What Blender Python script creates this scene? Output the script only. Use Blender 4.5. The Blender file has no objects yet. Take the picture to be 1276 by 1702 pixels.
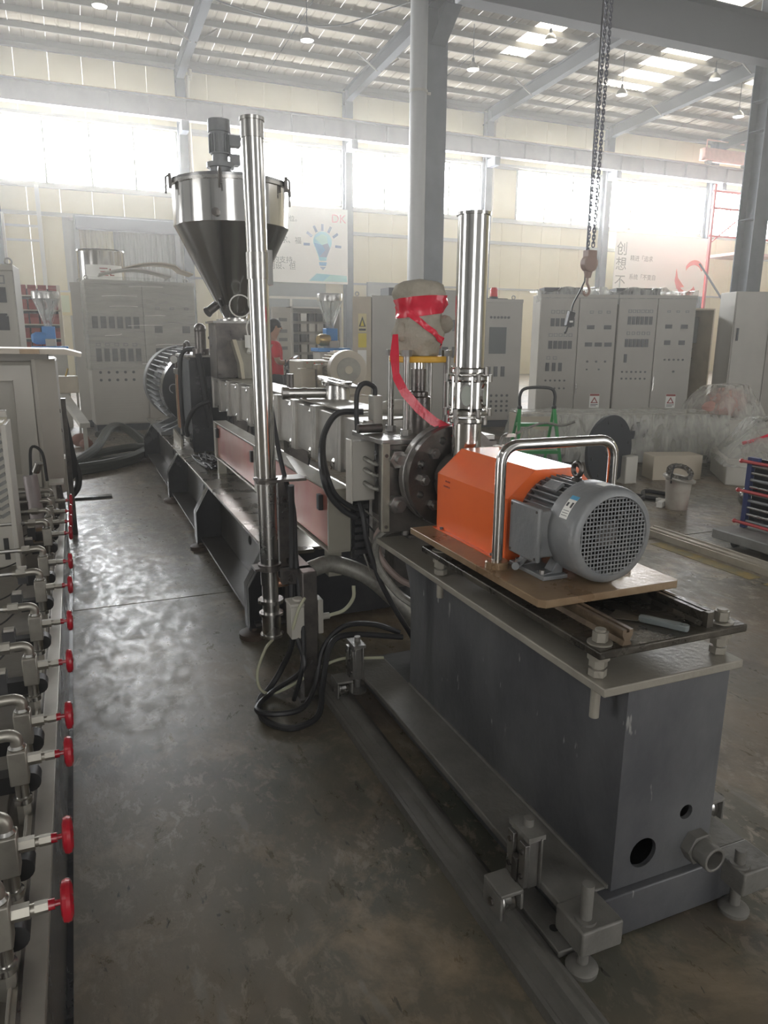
import bpy, math, random
from mathutils import Vector, Matrix, geometry
random.seed(7)
sc = bpy.context.scene
COL = sc.collection
pi = math.pi

# ------------------------------------------------------------------ camera
cam_d = bpy.data.cameras.new('camera')
cam = bpy.data.objects.new('camera', cam_d)
COL.objects.link(cam)
cam_d.sensor_fit = 'VERTICAL'
cam_d.sensor_height = 36.0
cam_d.lens = 1205.4 / 1702 * 36.0
cam_d.clip_end = 200
yaw, pitch, roll = math.radians(22.73), math.radians(13.45), math.radians(.367)
fw = Vector((math.sin(yaw) * math.cos(pitch), math.cos(yaw) * math.cos(pitch), -math.sin(pitch)))
rt = Vector((math.cos(yaw), -math.sin(yaw), 0))
up = rt.cross(fw)
rt, up = math.cos(roll) * rt + math.sin(roll) * up, -math.sin(roll) * rt + math.cos(roll) * up
M = Matrix((rt, up, -fw)).transposed().to_4x4()
M.translation = (0, 0, 1.5)
cam.matrix_world = M
sc.camera = cam

# ------------------------------------------------------------------ sky, light, exposure
WORLD_STRENGTH = 1.0
GLARE_DENSITY = .0063
WINDOW_STRENGTH = 10.5
SKYLIGHT_STRENGTH = 2.2
world = bpy.data.worlds.new('world')
sc.world = world
world.use_nodes = True
wb = world.node_tree.nodes['Background']
wb.inputs[0].default_value = (1.0, .985, .96, 1)
wb.inputs[1].default_value = WORLD_STRENGTH
sc.view_settings.view_transform = 'Standard'
sc.view_settings.look = 'None'
sc.view_settings.gamma = 1
sc.view_settings.use_curve_mapping = False
sc.view_settings.exposure = 2.05

# ------------------------------------------------------------------ materials
MATS = {}
def pmat(name, col, rough=.5, metal=0., col2=None, scale=4., lo=.4, hi=.65, bump=0., bscale=60., rvar=0., stretch=(1, 1, 1), coat=0., emit=None, estr=0., alpha=1., spec=.5, trans=0.):
    m = bpy.data.materials.new(name)
    m.use_nodes = True
    nt = m.node_tree
    b = nt.nodes['Principled BSDF']
    b.inputs['Base Color'].default_value = (*col, 1)
    b.inputs['Roughness'].default_value = rough
    b.inputs['Metallic'].default_value = metal
    b.inputs['Coat Weight'].default_value = coat
    b.inputs['Coat Roughness'].default_value = .15
    b.inputs['Alpha'].default_value = alpha
    b.inputs['Specular IOR Level'].default_value = spec
    b.inputs['Transmission Weight'].default_value = trans
    if emit:
        b.inputs['Emission Color'].default_value = (*emit, 1)
        b.inputs['Emission Strength'].default_value = estr
    if col2 or bump or rvar:
        tc = nt.nodes.new('ShaderNodeTexCoord')
        mp = nt.nodes.new('ShaderNodeMapping')
        mp.inputs['Scale'].default_value = stretch
        nt.links.new(tc.outputs['Object'], mp.inputs[0])
        n = nt.nodes.new('ShaderNodeTexNoise')
        n.inputs['Scale'].default_value = scale
        n.inputs['Detail'].default_value = 7
        n.inputs['Roughness'].default_value = .62
        nt.links.new(mp.outputs[0], n.inputs[0])
        if col2:
            r = nt.nodes.new('ShaderNodeValToRGB')
            r.color_ramp.elements[0].position = lo
            r.color_ramp.elements[0].color = (*col, 1)
            r.color_ramp.elements[1].position = hi
            r.color_ramp.elements[1].color = (*col2, 1)
            nt.links.new(n.outputs[0], r.inputs[0])
            nt.links.new(r.outputs[0], b.inputs['Base Color'])
        if rvar:
            q = nt.nodes.new('ShaderNodeMapRange')
            q.inputs[1].default_value = .3
            q.inputs[2].default_value = .7
            q.inputs[3].default_value = max(.02, rough - rvar)
            q.inputs[4].default_value = min(1, rough + rvar)
            nt.links.new(n.outputs[0], q.inputs[0])
            nt.links.new(q.outputs[0], b.inputs['Roughness'])
        if bump:
            n2 = nt.nodes.new('ShaderNodeTexNoise')
            n2.inputs['Scale'].default_value = bscale
            n2.inputs['Detail'].default_value = 4
            nt.links.new(mp.outputs[0], n2.inputs[0])
            bp = nt.nodes.new('ShaderNodeBump')
            bp.inputs['Strength'].default_value = bump
            bp.inputs['Distance'].default_value = .01
            nt.links.new(n2.outputs[0], bp.inputs['Height'])
            nt.links.new(bp.outputs[0], b.inputs['Normal'])
    MATS[name] = m
    return m

def emat(name, col, s):
    m = bpy.data.materials.new(name)
    m.use_nodes = True
    nt = m.node_tree
    nt.nodes.remove(nt.nodes['Principled BSDF'])
    e = nt.nodes.new('ShaderNodeEmission')
    e.inputs[0].default_value = (*col, 1)
    e.inputs[1].default_value = s
    nt.links.new(e.outputs[0], nt.nodes['Material Output'].inputs[0])
    return m

def floor_mat():
    m = bpy.data.materials.new('worn_green_grey_epoxy')
    m.use_nodes = True
    nt = m.node_tree
    b = nt.nodes['Principled BSDF']
    L = nt.links.new
    tc = nt.nodes.new('ShaderNodeTexCoord')
    def noise(s, d=8, st=(1, 1, 1), r=.6):
        mp = nt.nodes.new('ShaderNodeMapping')
        mp.inputs['Scale'].default_value = st
        L(tc.outputs['Object'], mp.inputs[0])
        n = nt.nodes.new('ShaderNodeTexNoise')
        n.inputs['Scale'].default_value = s
        n.inputs['Detail'].default_value = d
        n.inputs['Roughness'].default_value = r
        n.inputs['Distortion'].default_value = .4
        L(mp.outputs[0], n.inputs[0])
        return n
    def ramp(n, a, ca, c, cc):
        r = nt.nodes.new('ShaderNodeValToRGB')
        r.color_ramp.elements[0].position = a
        r.color_ramp.elements[0].color = ca
        r.color_ramp.elements[1].position = c
        r.color_ramp.elements[1].color = cc
        L(n.outputs[0], r.inputs[0])
        return r
    def mix(f, a, c, mode='MIX'):
        x = nt.nodes.new('ShaderNodeMix')
        x.data_type = 'RGBA'
        x.blend_type = mode
        L(f, x.inputs[0])
        L(a, x.inputs[6])
        if isinstance(c, tuple): x.inputs[7].default_value = c
        else: L(c, x.inputs[7])
        return x.outputs[2]
    base = ramp(noise(.9), .36, (.094, .100, .080, 1), .60, (.215, .172, .122, 1))
    wear = ramp(noise(2.3, 10, (1, 1, 1), .72), .52, (0, 0, 0, 1), .66, (1, 1, 1, 1))
    c1 = mix(wear.outputs[0], base.outputs[0], (.33, .26, .18, 1))
    dark = ramp(noise(1.7, 8, (1, .7, 1), .68), .53, (0, 0, 0, 1), .68, (.85, .85, .85, 1))
    c2 = mix(dark.outputs[0], c1, (.085, .066, .060, 1))
    scr = ramp(noise(9, 3, (1, .25, 1), .5), .64, (0, 0, 0, 1), .68, (.6, .6, .6, 1))
    c3 = mix(scr.outputs[0], c2, (.25, .235, .2, 1))
    patch = ramp(noise(.55, 3), .42, (0, 0, 0, 1), .6, (1, 1, 1, 1))
    scuff = ramp(noise(16, 9, (1, .6, 1), .75), .53, (0, 0, 0, 1), .60, (1, 1, 1, 1))
    pm = nt.nodes.new('ShaderNodeMath'); pm.operation = 'MULTIPLY'
    L(patch.outputs[0], pm.inputs[0]); L(scuff.outputs[0], pm.inputs[1])
    c3 = mix(pm.outputs[0], c3, (.34, .29, .225, 1))
    dirt = ramp(noise(24, 4, (1, .35, 1), .6), .66, (0, 0, 0, 1), .70, (.8, .8, .8, 1))
    c3 = mix(dirt.outputs[0], c3, (.04, .036, .03, 1))
    b.inputs['Specular IOR Level'].default_value = .8
    L(c3, b.inputs['Base Color'])
    rr = nt.nodes.new('ShaderNodeMapRange')
    rr.inputs[1].default_value = .35
    rr.inputs[2].default_value = .68
    rr.inputs[3].default_value = .22
    rr.inputs[4].default_value = .62
    L(noise(13, 10, (1, .55, 1), .78).outputs[0], rr.inputs[0])
    L(rr.outputs[0], b.inputs['Roughness'])
    bp = nt.nodes.new('ShaderNodeBump')
    bp.inputs['Strength'].default_value = .3
    bp.inputs['Distance'].default_value = .003
    L(noise(45, 8, (1, .5, 1), .7).outputs[0], bp.inputs['Height'])
    L(bp.outputs[0], b.inputs['Normal'])
    return m

def film_mat(name, tint, opac, streak=(1, 1, 6), scale=5.):
    m = bpy.data.materials.new(name)
    m.use_nodes = True
    nt = m.node_tree
    L = nt.links.new
    b = nt.nodes['Principled BSDF']
    b.inputs['Base Color'].default_value = (*tint, 1)
    b.inputs['Roughness'].default_value = .12
    tr = nt.nodes.new('ShaderNodeBsdfTransparent')
    tr.inputs[0].default_value = (.96, .97, .96, 1)
    mx = nt.nodes.new('ShaderNodeMixShader')
    tc = nt.nodes.new('ShaderNodeTexCoord')
    mp = nt.nodes.new('ShaderNodeMapping')
    mp.inputs['Scale'].default_value = streak
    L(tc.outputs['Object'], mp.inputs[0])
    n = nt.nodes.new('ShaderNodeTexNoise')
    n.inputs['Scale'].default_value = scale
    n.inputs['Detail'].default_value = 5
    n.inputs['Distortion'].default_value = .8
    L(mp.outputs[0], n.inputs[0])
    q = nt.nodes.new('ShaderNodeMapRange')
    q.inputs[1].default_value = .35
    q.inputs[2].default_value = .75
    q.inputs[3].default_value = opac * .6
    q.inputs[4].default_value = min(1, opac * 1.7)
    L(n.outputs[0], q.inputs[0])
    bp = nt.nodes.new('ShaderNodeBump')
    bp.inputs['Strength'].default_value = .9
    bp.inputs['Distance'].default_value = .05
    L(n.outputs[0], bp.inputs['Height'])
    L(bp.outputs[0], b.inputs['Normal'])
    L(q.outputs[0], mx.inputs[0])
    L(tr.outputs[0], mx.inputs[1])
    L(b.outputs[0], mx.inputs[2])
    L(mx.outputs[0], nt.nodes['Material Output'].inputs[0])
    return m

FLOOR = floor_mat()
def stand_mat():
    m = pmat('stand_grey_paint', (.095, .098, .107), .36, .2, (.20, .202, .208), 2.2, .40, .74, .15, 40, .1, (1, 1, .6))
    nt = m.node_tree; b = nt.nodes['Principled BSDF']
    prev = b.inputs['Base Color'].links[0].from_socket
    tc = nt.nodes.new('ShaderNodeTexCoord')
    for sc_, st, a, c, col in ((7, (1, 1, .12), .60, .72, (.045, .046, .052, 1)), (26, (1, 1, .3), .70, .73, (.42, .42, .40, 1))):
        mp = nt.nodes.new('ShaderNodeMapping'); mp.inputs['Scale'].default_value = st
        n = nt.nodes.new('ShaderNodeTexNoise'); n.inputs['Scale'].default_value = sc_; n.inputs['Detail'].default_value = 3
        r = nt.nodes.new('ShaderNodeValToRGB'); r.color_ramp.elements[0].position = a; r.color_ramp.elements[1].position = c
        r.color_ramp.elements[0].color = (0, 0, 0, 1); r.color_ramp.elements[1].color = (.75, .75, .75, 1)
        x = nt.nodes.new('ShaderNodeMix'); x.data_type = 'RGBA'
        nt.links.new(tc.outputs['Object'], mp.inputs[0]); nt.links.new(mp.outputs[0], n.inputs[0]); nt.links.new(n.outputs[0], r.inputs[0])
        nt.links.new(r.outputs[0], x.inputs[0]); nt.links.new(prev, x.inputs[6]); x.inputs[7].default_value = col
        prev = x.outputs[2]
    nt.links.new(prev, b.inputs['Base Color'])
    return m
STAND = stand_mat()
DUSTY = pmat('dusty_grey_steel', (.185, .178, .165), .55, .3, (.27, .26, .24), 6, .35, .7, .3, 50, .12)
PALEPLATE = pmat('pale_stained_plate', (.28, .26, .22), .42, .25, (.38, .355, .30), 5, .35, .65, .15, 60, .15)
OILY = pmat('oily_dark_plate', (.06, .054, .046), .3, .5, (.14, .125, .1), 7, .4, .7, .25, 50, .15)
RUST = pmat('rusty_brown_plate', (.24, .15, .08), .34, .2, (.40, .30, .19), 6, .35, .7, .12, 60, .12)
BLACKP = pmat('black_gloss_paint', (.022, .023, .026), .24, .0, (.05, .05, .052), 3, .45, .75, .06, 30, .08)
BENCH = pmat('bench_dark_steel', (.15, .135, .105), .30, .55, (.25, .215, .16), 6, .38, .75, .1, 40, .10)  # warm lighter mottling imitates golden reflections on the bench top
BENCHSIDE = pmat('bench_side_paint', (.075, .07, .064), .34, .35, (.11, .10, .09), 3, .4, .75, .06, 40, .06)
BARREL = pmat('barrel_steel', (.52, .50, .46), .42, .6, (.42, .41, .38), 7, .4, .7, .06, 80, .08)
STEEL = pmat('machined_steel', (.42, .41, .39), .33, .9, (.30, .29, .28), 9, .4, .7, .08, 80, .08)
DARKST = pmat('dark_oiled_steel', (.13, .12, .115), .34, .8, (.22, .2, .18), 8, .4, .7, .15, 50, .1)
CHROME = pmat('polished_stainless', (.66, .65, .63), .13, 1., None, rvar=.04, scale=5)
SATIN = pmat('satin_stainless', (.55, .54, .52), .26, 1., (.48, .47, .45), 5, rvar=.06)
HOPPER = pmat('hopper_stainless', (.42, .42, .42), .2, 1., (.34, .34, .34), 2, rvar=.05)
CABGREY = pmat('cabinet_grey', (.44, .42, .37), .4, 0, (.405, .385, .34), 2)
CABLITE = pmat('cabinet_light_grey', (.55, .525, .47), .4, 0, (.50, .48, .43), 2)
CABDARK = pmat('cabinet_plinth', (.06, .062, .068), .5)
SEAM = pmat('door_gap_dark', (.035, .035, .035), .7)
INSTR = pmat('instrument_black', (.06, .06, .062), .35)
INSTRF = pmat('instrument_bezel', (.24, .24, .23), .4)
SCREEN = pmat('grey_screen', (.17, .18, .18), .45, spec=.2)
BUTTON = pmat('push_button', (.11, .11, .11), .4)
ORANGE = pmat('orange_paint', (1.0, .19, .045), .26, 0, (.95, .17, .04), 4, coat=.7)
MOTOR = pmat('motor_grey_paint', (.23, .24, .25), .42, .2, (.33, .33, .325), 7, .4, .75, .2, 60, .1)
BEIGE = pmat('beige_machine_paint', (.60, .53, .41), .45, 0, (.52, .46, .36), 3)
BEIGEMETAL = pmat('beige_grey_tray', (.36, .34, .28), .4, .2, (.28, .265, .22), 6)
REDPANEL = pmat('faded_red_panel', (.52, .16, .12), .22, .1, (.60, .27, .21), 2, .35, .7)
YELLOW = pmat('yellow_paint', (.72, .40, .03), .45)
RAG = pmat('grey_beige_rag', (.44, .40, .33), .95, 0, (.36, .33, .27), 8, bump=.7, bscale=35)
REDFILM = pmat('red_plastic_tape', (.80, .03, .07), .22, 0, (.72, .02, .05), 9, bump=.35, bscale=25)
REDPAINT = pmat('red_valve_paint', (.45, .01, .025), .25, coat=.4)
NICKEL = pmat('nickel_fitting', (.42, .40, .35), .42, .8, (.36, .34, .30), 20)
FOOTM = pmat('foot_pad_brown', (.075, .052, .038), .6)
RUBBER = pmat('black_rubber', (.02, .02, .021), .5)
CABLE = pmat('black_cable', (.03, .03, .032), .45)
HOSEGREY = pmat('braided_grey_hose', (.27, .26, .235), .45, .4, (.36, .35, .31), 40)
WIREYEL = pmat('yellow_green_wire', (.50, .50, .36), .5)
WIREWHITE = pmat('white_wire', (.6, .6, .56), .5)
CREAM = pmat('cream_wall_panel', (.78, .70, .47), .55, 0, (.74, .66, .43), 1.2)
GREYWALL = pmat('grey_side_wall', (.45, .45, .44), .6)
CREAMDARK = pmat('cream_wall_trim', (.58, .53, .40), .5)
ROOFM = pmat('roof_sheet', (.27, .24, .185), .7, 0, (.23, .2, .155), 1.5, spec=.15)
PURLIN = pmat('purlin_steel', (.17, .16, .14), .7, 0, spec=.15)
COLM = pmat('column_blue_grey', (.08, .09, .108), .45, .1, (.105, .115, .135), 2, spec=.2)
RAFTM = pmat('rafter_blue_grey', (.05, .053, .06), .8, spec=.1)
BEAMM = pmat('crane_beam_grey', (.24, .235, .235), .5, 0, (.20, .20, .205), 1.5, spec=.15)
BEAMDK = pmat('crane_beam_dark', (.07, .07, .075), .7, spec=.1)
GIRT = pmat('girt_grey', (.42, .41, .36), .5)
DOORST = pmat('door_post_grey', (.30, .31, .31), .5)
CORR = pmat('corrugated_sheet', (.50, .50, .46), .5)
GLASSDK = pmat('office_glass', (.22, .24, .23), .1)
WHITE = pmat('white_print', (.90, .89, .84), .5)
BLUEP = pmat('blue_machine_paint', (.05, .28, .72), .35)
BLUEFRAME = pmat('dark_blue_frame', (.035, .05, .16), .4)
GREENP = pmat('green_ladder_paint', (.04, .33, .09), .4)
GREYPL = pmat('grey_platform', (.27, .265, .245), .6, 0, (.2, .195, .18), 5, bump=.2)
DISC = pmat('dark_disc', (.05, .055, .062), .4, .3)
REDDISH = pmat('red_bar', (.55, .06, .06), .4)
PINK = pmat('pink_bundle', (.72, .43, .36), .6, 0, (.62, .36, .30), 6)
CARTON = pmat('beige_carton', (.52, .46, .36), .7)
PALEBOX = pmat('pale_box', (.58, .56, .50), .6, 0, (.5, .48, .43), 3)
FILM = film_mat('clear_stretch_film', (.82, .81, .77), .19, (1, 1, 9), 2.5)
SHEETF = film_mat('crumpled_plastic_sheet', (.72, .71, .66), .42, (2, 2, .7), 5.)
GLASSC = film_mat('clear_acrylic', (.8, .82, .82), .28, (1, 1, .4), 6.)
SIGHT = pmat('sight_glass', (.5, .55, .5), .06, .2)
SKIN = pmat('skin', (.45, .26, .17), .55)
HAIR = pmat('dark_hair', (.02, .017, .015), .6)
SHIRT = pmat('red_shirt', (.72, .05, .06), .8, 0, (.62, .04, .05), 8)
TROUSERS = pmat('dark_trousers', (.03, .03, .036), .8)
BRASS = pmat('brass', (.5, .36, .14), .3, .9)
COPPER = pmat('copper_pipe', (.42, .22, .14), .35, .8)
CHAINM = pmat('chain_steel', (.10, .10, .12), .4, .7)
HOOKM = pmat('hook_block_paint', (.42, .30, .25), .5)
LAMPG = pmat('lamp_glass', (.20, .19, .16), .2, .2)
WIN = emat('bright_window_pane', (.97, .985, 1.), WINDOW_STRENGTH)
SKYL = emat('daylit_skylight', (1., .93, .78), SKYLIGHT_STRENGTH)
YLINE = pmat('worn_yellow_line', (.36, .25, .07), .55, 0, (.2, .18, .1), 9, .35, .6)
CYAN1 = pmat('print_cyan', (.28, .66, .78), .5)
CYAN2 = pmat('print_blue', (.10, .36, .66), .5)
CYAN3 = pmat('print_slate', (.16, .25, .45), .5)
CYAN4 = pmat('print_pale_teal', (.40, .74, .72), .5)
TXT = pmat('print_grey', (.30, .30, .27), .6)
REDPR = pmat('print_red', (.8, .12, .10), .5)
PRPINK = pmat('print_pink_red', (.82, .40, .45), .5)
DKRED = pmat('print_dark_red', (.32, .06, .05), .5)
LABYEL = pmat('label_yellow', (.75, .62, .08), .5)
LABBLUE = pmat('label_blue', (.10, .38, .62), .5)
BEACON = pmat('red_beacon', (.75, .03, .03), .25)
DRIVEM = pmat('drive_motor_paint', (.17, .175, .18), .6, 0, (.26, .26, .25), 5)
WOODH = pmat('dirty_steel_tool', (.17, .155, .125), .35, .6, (.2, .18, .15), 15)
TOOLG = pmat('worn_teal_handle', (.24, .27, .27), .5, .3)
BUCKETM = pmat('old_white_bucket', (.46, .43, .37), .55, 0, (.38, .30, .26), 6)

# ------------------------------------------------------------------ mesh builder
class MB:
    def __init__(s): s.v = []; s.f = []
    def add(s, vs, fs):
        n = len(s.v)
        s.v += [Vector(v) for v in vs]
        s.f += [tuple(i + n for i in f) for f in fs]
        return s
    def box(s, x0, x1, y0, y1, z0, z1):
        return s.add([(x0, y0, z0), (x1, y0, z0), (x1, y1, z0), (x0, y1, z0), (x0, y0, z1), (x1, y0, z1), (x1, y1, z1), (x0, y1, z1)],
                     [(0, 3, 2, 1), (4, 5, 6, 7), (0, 1, 5, 4), (1, 2, 6, 5), (2, 3, 7, 6), (3, 0, 4, 7)])
    def obox(s, c, size, mat):
        hx, hy, hz = [q / 2 for q in size]
        vs = [Vector((a * hx, b * hy, d * hz)) for d in (-1, 1) for a, b in ((-1, -1), (1, -1), (1, 1), (-1, 1))]
        return s.add([mat @ v + Vector(c) for v in vs], [(0, 3, 2, 1), (4, 5, 6, 7), (0, 1, 5, 4), (1, 2, 6, 5), (2, 3, 7, 6), (3, 0, 4, 7)])
    def bar(s, p0, p1, w, h, upv=(0, 0, 1)):
        p0, p1 = Vector(p0), Vector(p1)
        y = (p1 - p0).normalized()
        u = Vector(upv)
        if abs(u.dot(y)) > .98: u = Vector((1, 0, 0))
        x = y.cross(u).normalized(); z = x.cross(y)
        return s.obox((p0 + p1) / 2, (w, (p1 - p0).length, h), Matrix((x, y, z)).transposed())
    def frame(s, p0, p1):
        y = (Vector(p1) - Vector(p0)).normalized()
        u = Vector((0, 0, 1)) if abs(y.z) < .9 else Vector((1, 0, 0))
        x = y.cross(u).normalized()
        return x, x.cross(y), y
    def cyl(s, p0, p1, r0, r1=None, n=14, phase=0.):
        r1 = r0 if r1 is None else r1
        p0, p1 = Vector(p0), Vector(p1)
        x, z, y = s.frame(p0, p1)
        vs = []
        for p, r in ((p0, r0), (p1, r1)):
            for k in range(n):
                a = phase + 2 * pi * k / n
                vs.append(p + r * (math.cos(a) * x + math.sin(a) * z))
        fs = [(k, (k + 1) % n, n + (k + 1) % n, n + k) for k in range(n)]
        fs += [tuple(reversed(range(n))), tuple(range(n, 2 * n))]
        return s.add(vs, fs)
    def lathe(s, o, ax, prof, n=24, close=False, ang=2 * pi, a0=0.):
        o = Vector(o); x, z, y = s.frame((0, 0, 0), ax)
        full = abs(ang - 2 * pi) < 1e-6
        m = n if full else n + 1
        vs = []
        for t, r in prof:
            for k in range(m):
                a = a0 + ang * k / n
                vs.append(o + t * y + max(r, 1e-5) * (math.cos(a) * x + math.sin(a) * z))
        fs = []
        L = len(prof)
        for i in range(L if close else L - 1):
            j = (i + 1) % L
            for k in range(n):
                k2 = (k + 1) % m
                fs.append((i * m + k, i * m + k2, j * m + k2, j * m + k))
        if not close and full:
            if prof[0][1] > 1e-4: fs.append(tuple(reversed(range(m))))
            if prof[-1][1] > 1e-4: fs.append(tuple((L - 1) * m + k for k in range(m)))
        return s.add(vs, fs)
    def sphere(s, c, r, n=14, sq=(1, 1, 1)):
        k = len(s.v)
        s.lathe((0, 0, 0), (0, 0, 1), [(-r * math.cos(pi * i / (n // 2)), r * math.sin(pi * i / (n // 2))) for i in range(n // 2 + 1)], n)
        for i in range(k, len(s.v)):
            v = s.v[i]; s.v[i] = Vector((v.x * sq[0] + c[0], v.y * sq[1] + c[1], v.z * sq[2] + c[2]))
        return s
    def tube(s, pts, r, n=8, sm=0, closed=False, flat=None):
        P = [Vector(p) for p in pts]
        if sm:
            Q = []
            m = len(P)
            for i in range(m if closed else m - 1):
                a, b = P[i], P[(i + 1) % m]
                p0 = P[i - 1] if (i or closed) else 2 * a - b
                p3 = P[(i + 2) % m] if (closed or i + 2 < m) else 2 * b - a
                for k in range(sm):
                    t = k / sm
                    Q.append(.5 * (2 * a + (b - p0) * t + (2 * p0 - 5 * a + 4 * b - p3) * t * t + (3 * a - p0 - 3 * b + p3) * t ** 3))
            if not closed: Q.append(P[-1])
            P = Q
        m = len(P)
        vs = []; nx = None
        for i, p in enumerate(P):
            a = P[i - 1] if (i or closed) else p
            b = P[(i + 1) % m] if (closed or i + 1 < m) else p
            t = (b - a).normalized()
            if nx is None:
                u = Vector((0, 0, 1)) if abs(t.z) < .9 else Vector((1, 0, 0))
                nx = t.cross(u).normalized()
            else:
                nx = (nx - t * nx.dot(t)).normalized()
            nz = nx.cross(t)
            for k in range(n):
                g = 2 * pi * k / n
                vs.append(p + r * (math.cos(g) * nx + math.sin(g) * nz))
        fs = []
        for i in range(m if closed else m - 1):
            j = (i + 1) % m
            fs += [(i * n + k, i * n + (k + 1) % n, j * n + (k + 1) % n, j * n + k) for k in range(n)]
        if not closed:
            fs += [tuple(reversed(range(n))), tuple((m - 1) * n + k for k in range(n))]
        return s.add(vs, fs)
    def prism(s, poly, pl, a, b, holes=()):
        def P(u, w, d): return {'xz': (u, d, w), 'yz': (d, u, w), 'xy': (u, w, d)}[pl]
        loops = [list(poly)] + [list(h) for h in holes]
        allp = [p for l in loops for p in l]
        n = len(allp)
        vs = [P(u, w, a) for u, w in allp] + [P(u, w, b) for u, w in allp]
        if holes:
            tris = geometry.tessellate_polygon([[Vector((u, w, 0)) for u, w in l] for l in loops])
            fs = [tuple(t) for t in tris] + [tuple(i + n for i in reversed(t)) for t in tris]
        else:
            fs = [tuple(range(n)), tuple(i + n for i in reversed(range(n)))]
        o = 0
        for l in loops:
            m = len(l)
            fs += [(o + (k + 1) % m, o + k, n + o + k, n + o + (k + 1) % m) for k in range(m)]
            o += m
        return s.add(vs, fs)
    def hexa(s, p0, p1, r): return s.cyl(p0, p1, r, r, 6)
    def move(s, mat): s.v = [mat @ v for v in s.v]; return s

def circ(cx, cy, r, n=20): return [(cx + r * math.cos(2 * pi * k / n), cy + r * math.sin(2 * pi * k / n)) for k in range(n)]

def offset_of(p):
    o = Vector((0, 0, 0))
    while p is not None:
        o += p.location; p = p.parent
    return o

def link(name, mesh, parent=None):
    o = bpy.data.objects.new(name, mesh)
    COL.objects.link(o)
    if parent is not None: o.parent = parent
    return o

def part(name, mb, mat, parent=None, bev=0., sharp=35, label=None, kind=None):
    """one mesh object; coordinates are those of the hall, moved to the parent's base"""
    off = offset_of(parent)
    me = bpy.data.meshes.new(name)
    me.from_pydata([v - off for v in mb.v], [], mb.f)
    me.materials.append(mat)
    me.polygons.foreach_set('use_smooth', [True] * len(me.polygons))
    me.set_sharp_from_angle(angle=math.radians(sharp))
    me.validate(); me.update()
    o = link(name, me, parent)
    if bev:
        md = o.modifiers.new('bevel', 'BEVEL')
        md.width = bev; md.segments = 2; md.limit_method = 'ANGLE'; md.angle_limit = math.radians(50)
    if label: o['label'] = label
    if kind: o['kind'] = kind
    return o

def tag(o, label, cat, group=None):
    o['label'] = label; o['category'] = cat
    if group: o['group'] = group
    return o

def thing(name, label, cat, loc=(0, 0, 0), group=None):
    o = bpy.data.objects.new(name, None)
    COL.objects.link(o)
    o.location = loc; o.empty_display_size = .1
    return tag(o, label, cat, group)

def single(name, mb, mat, label, cat, group=None, bev=0., sharp=35, base=None):
    """a thing that is one mesh"""
    if base is None:
        xs = [v.x for v in mb.v]; ys = [v.y for v in mb.v]; zs = [v.z for v in mb.v]
        base = ((min(xs) + max(xs)) / 2, (min(ys) + max(ys)) / 2, min(zs))
    mb.v = [v - Vector(base) for v in mb.v]
    o = part(name, mb, mat, None, bev, sharp)
    o.location = base
    return tag(o, label, cat, group)

def struct(name, mb, mat, parent=None, label=None, bev=0.):
    o = part(name, mb, mat, parent, bev)
    if parent is None: o['kind'] = 'structure'
    if label: o['label'] = label
    return o

def dup(root, loc, rotz=None, label=None):
    r = root.copy(); COL.objects.link(r); r.location = loc
    if rotz is not None: r.rotation_euler = (0, 0, rotz)
    if label: r['label'] = label
    for ch in root.children:
        c = ch.copy(); COL.objects.link(c); c.parent = r
        for g in ch.children:
            d = g.copy(); COL.objects.link(d); d.parent = c
    return r

def copies(proto, places, parent):
    for p in places:
        c = proto.copy(); COL.objects.link(c); c.parent = parent; c.location = p
        for g in proto.children:
            d = g.copy(); COL.objects.link(d); d.parent = c

def text_part(name, body, size, mat, parent, mtx, label=None):
    cu = bpy.data.curves.new('lettering', 'FONT')
    cu.body = body; cu.size = size; cu.extrude = .002
    ob = bpy.data.objects.new('lettering', cu)
    me = bpy.data.meshes.new_from_object(ob)
    bpy.data.objects.remove(ob)
    me.materials.clear(); me.materials.append(mat)
    me.transform(mtx)
    me.transform(Matrix.Translation(-offset_of(parent)))
    o = link(name, me, parent)
    if label: o['label'] = label
    return o

def noise3(v, s, amp):
    from mathutils import noise
    return noise.noise(v * s) * amp
FRONT = Matrix.Rotation(pi / 2, 4, 'X')     # lettering that faces -y

# ================================================================== the hall
def zr(y): return 10.5 + .05 * (28 - y)
COLX = [-7.95, -1.95, 4.05, 10.05, 16.05, 22.05, 28.05, 34.05]
floor = struct('floor', MB().box(-12, 40, -8, 29.5, -.12, -.012), SEAM, None, 'worn green-grey painted concrete floor of the hall')
part('floor_slab', MB().box(-12, 40, -8, 4.20, -.012, 0), FLOOR, floor)
part('floor_slab', MB().box(-12, 40, 4.212, 28, -.012, 0), FLOOR, floor)
for y0, y1 in ((.4, 1.9), (2.0, 3.1), (3.2, 4.1), (4.3, 5.8)):
    part('yellow_line', MB().box(3.90, 4.01, y0, y1, 0, .002), YLINE, floor, label='worn yellow floor line')

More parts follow.
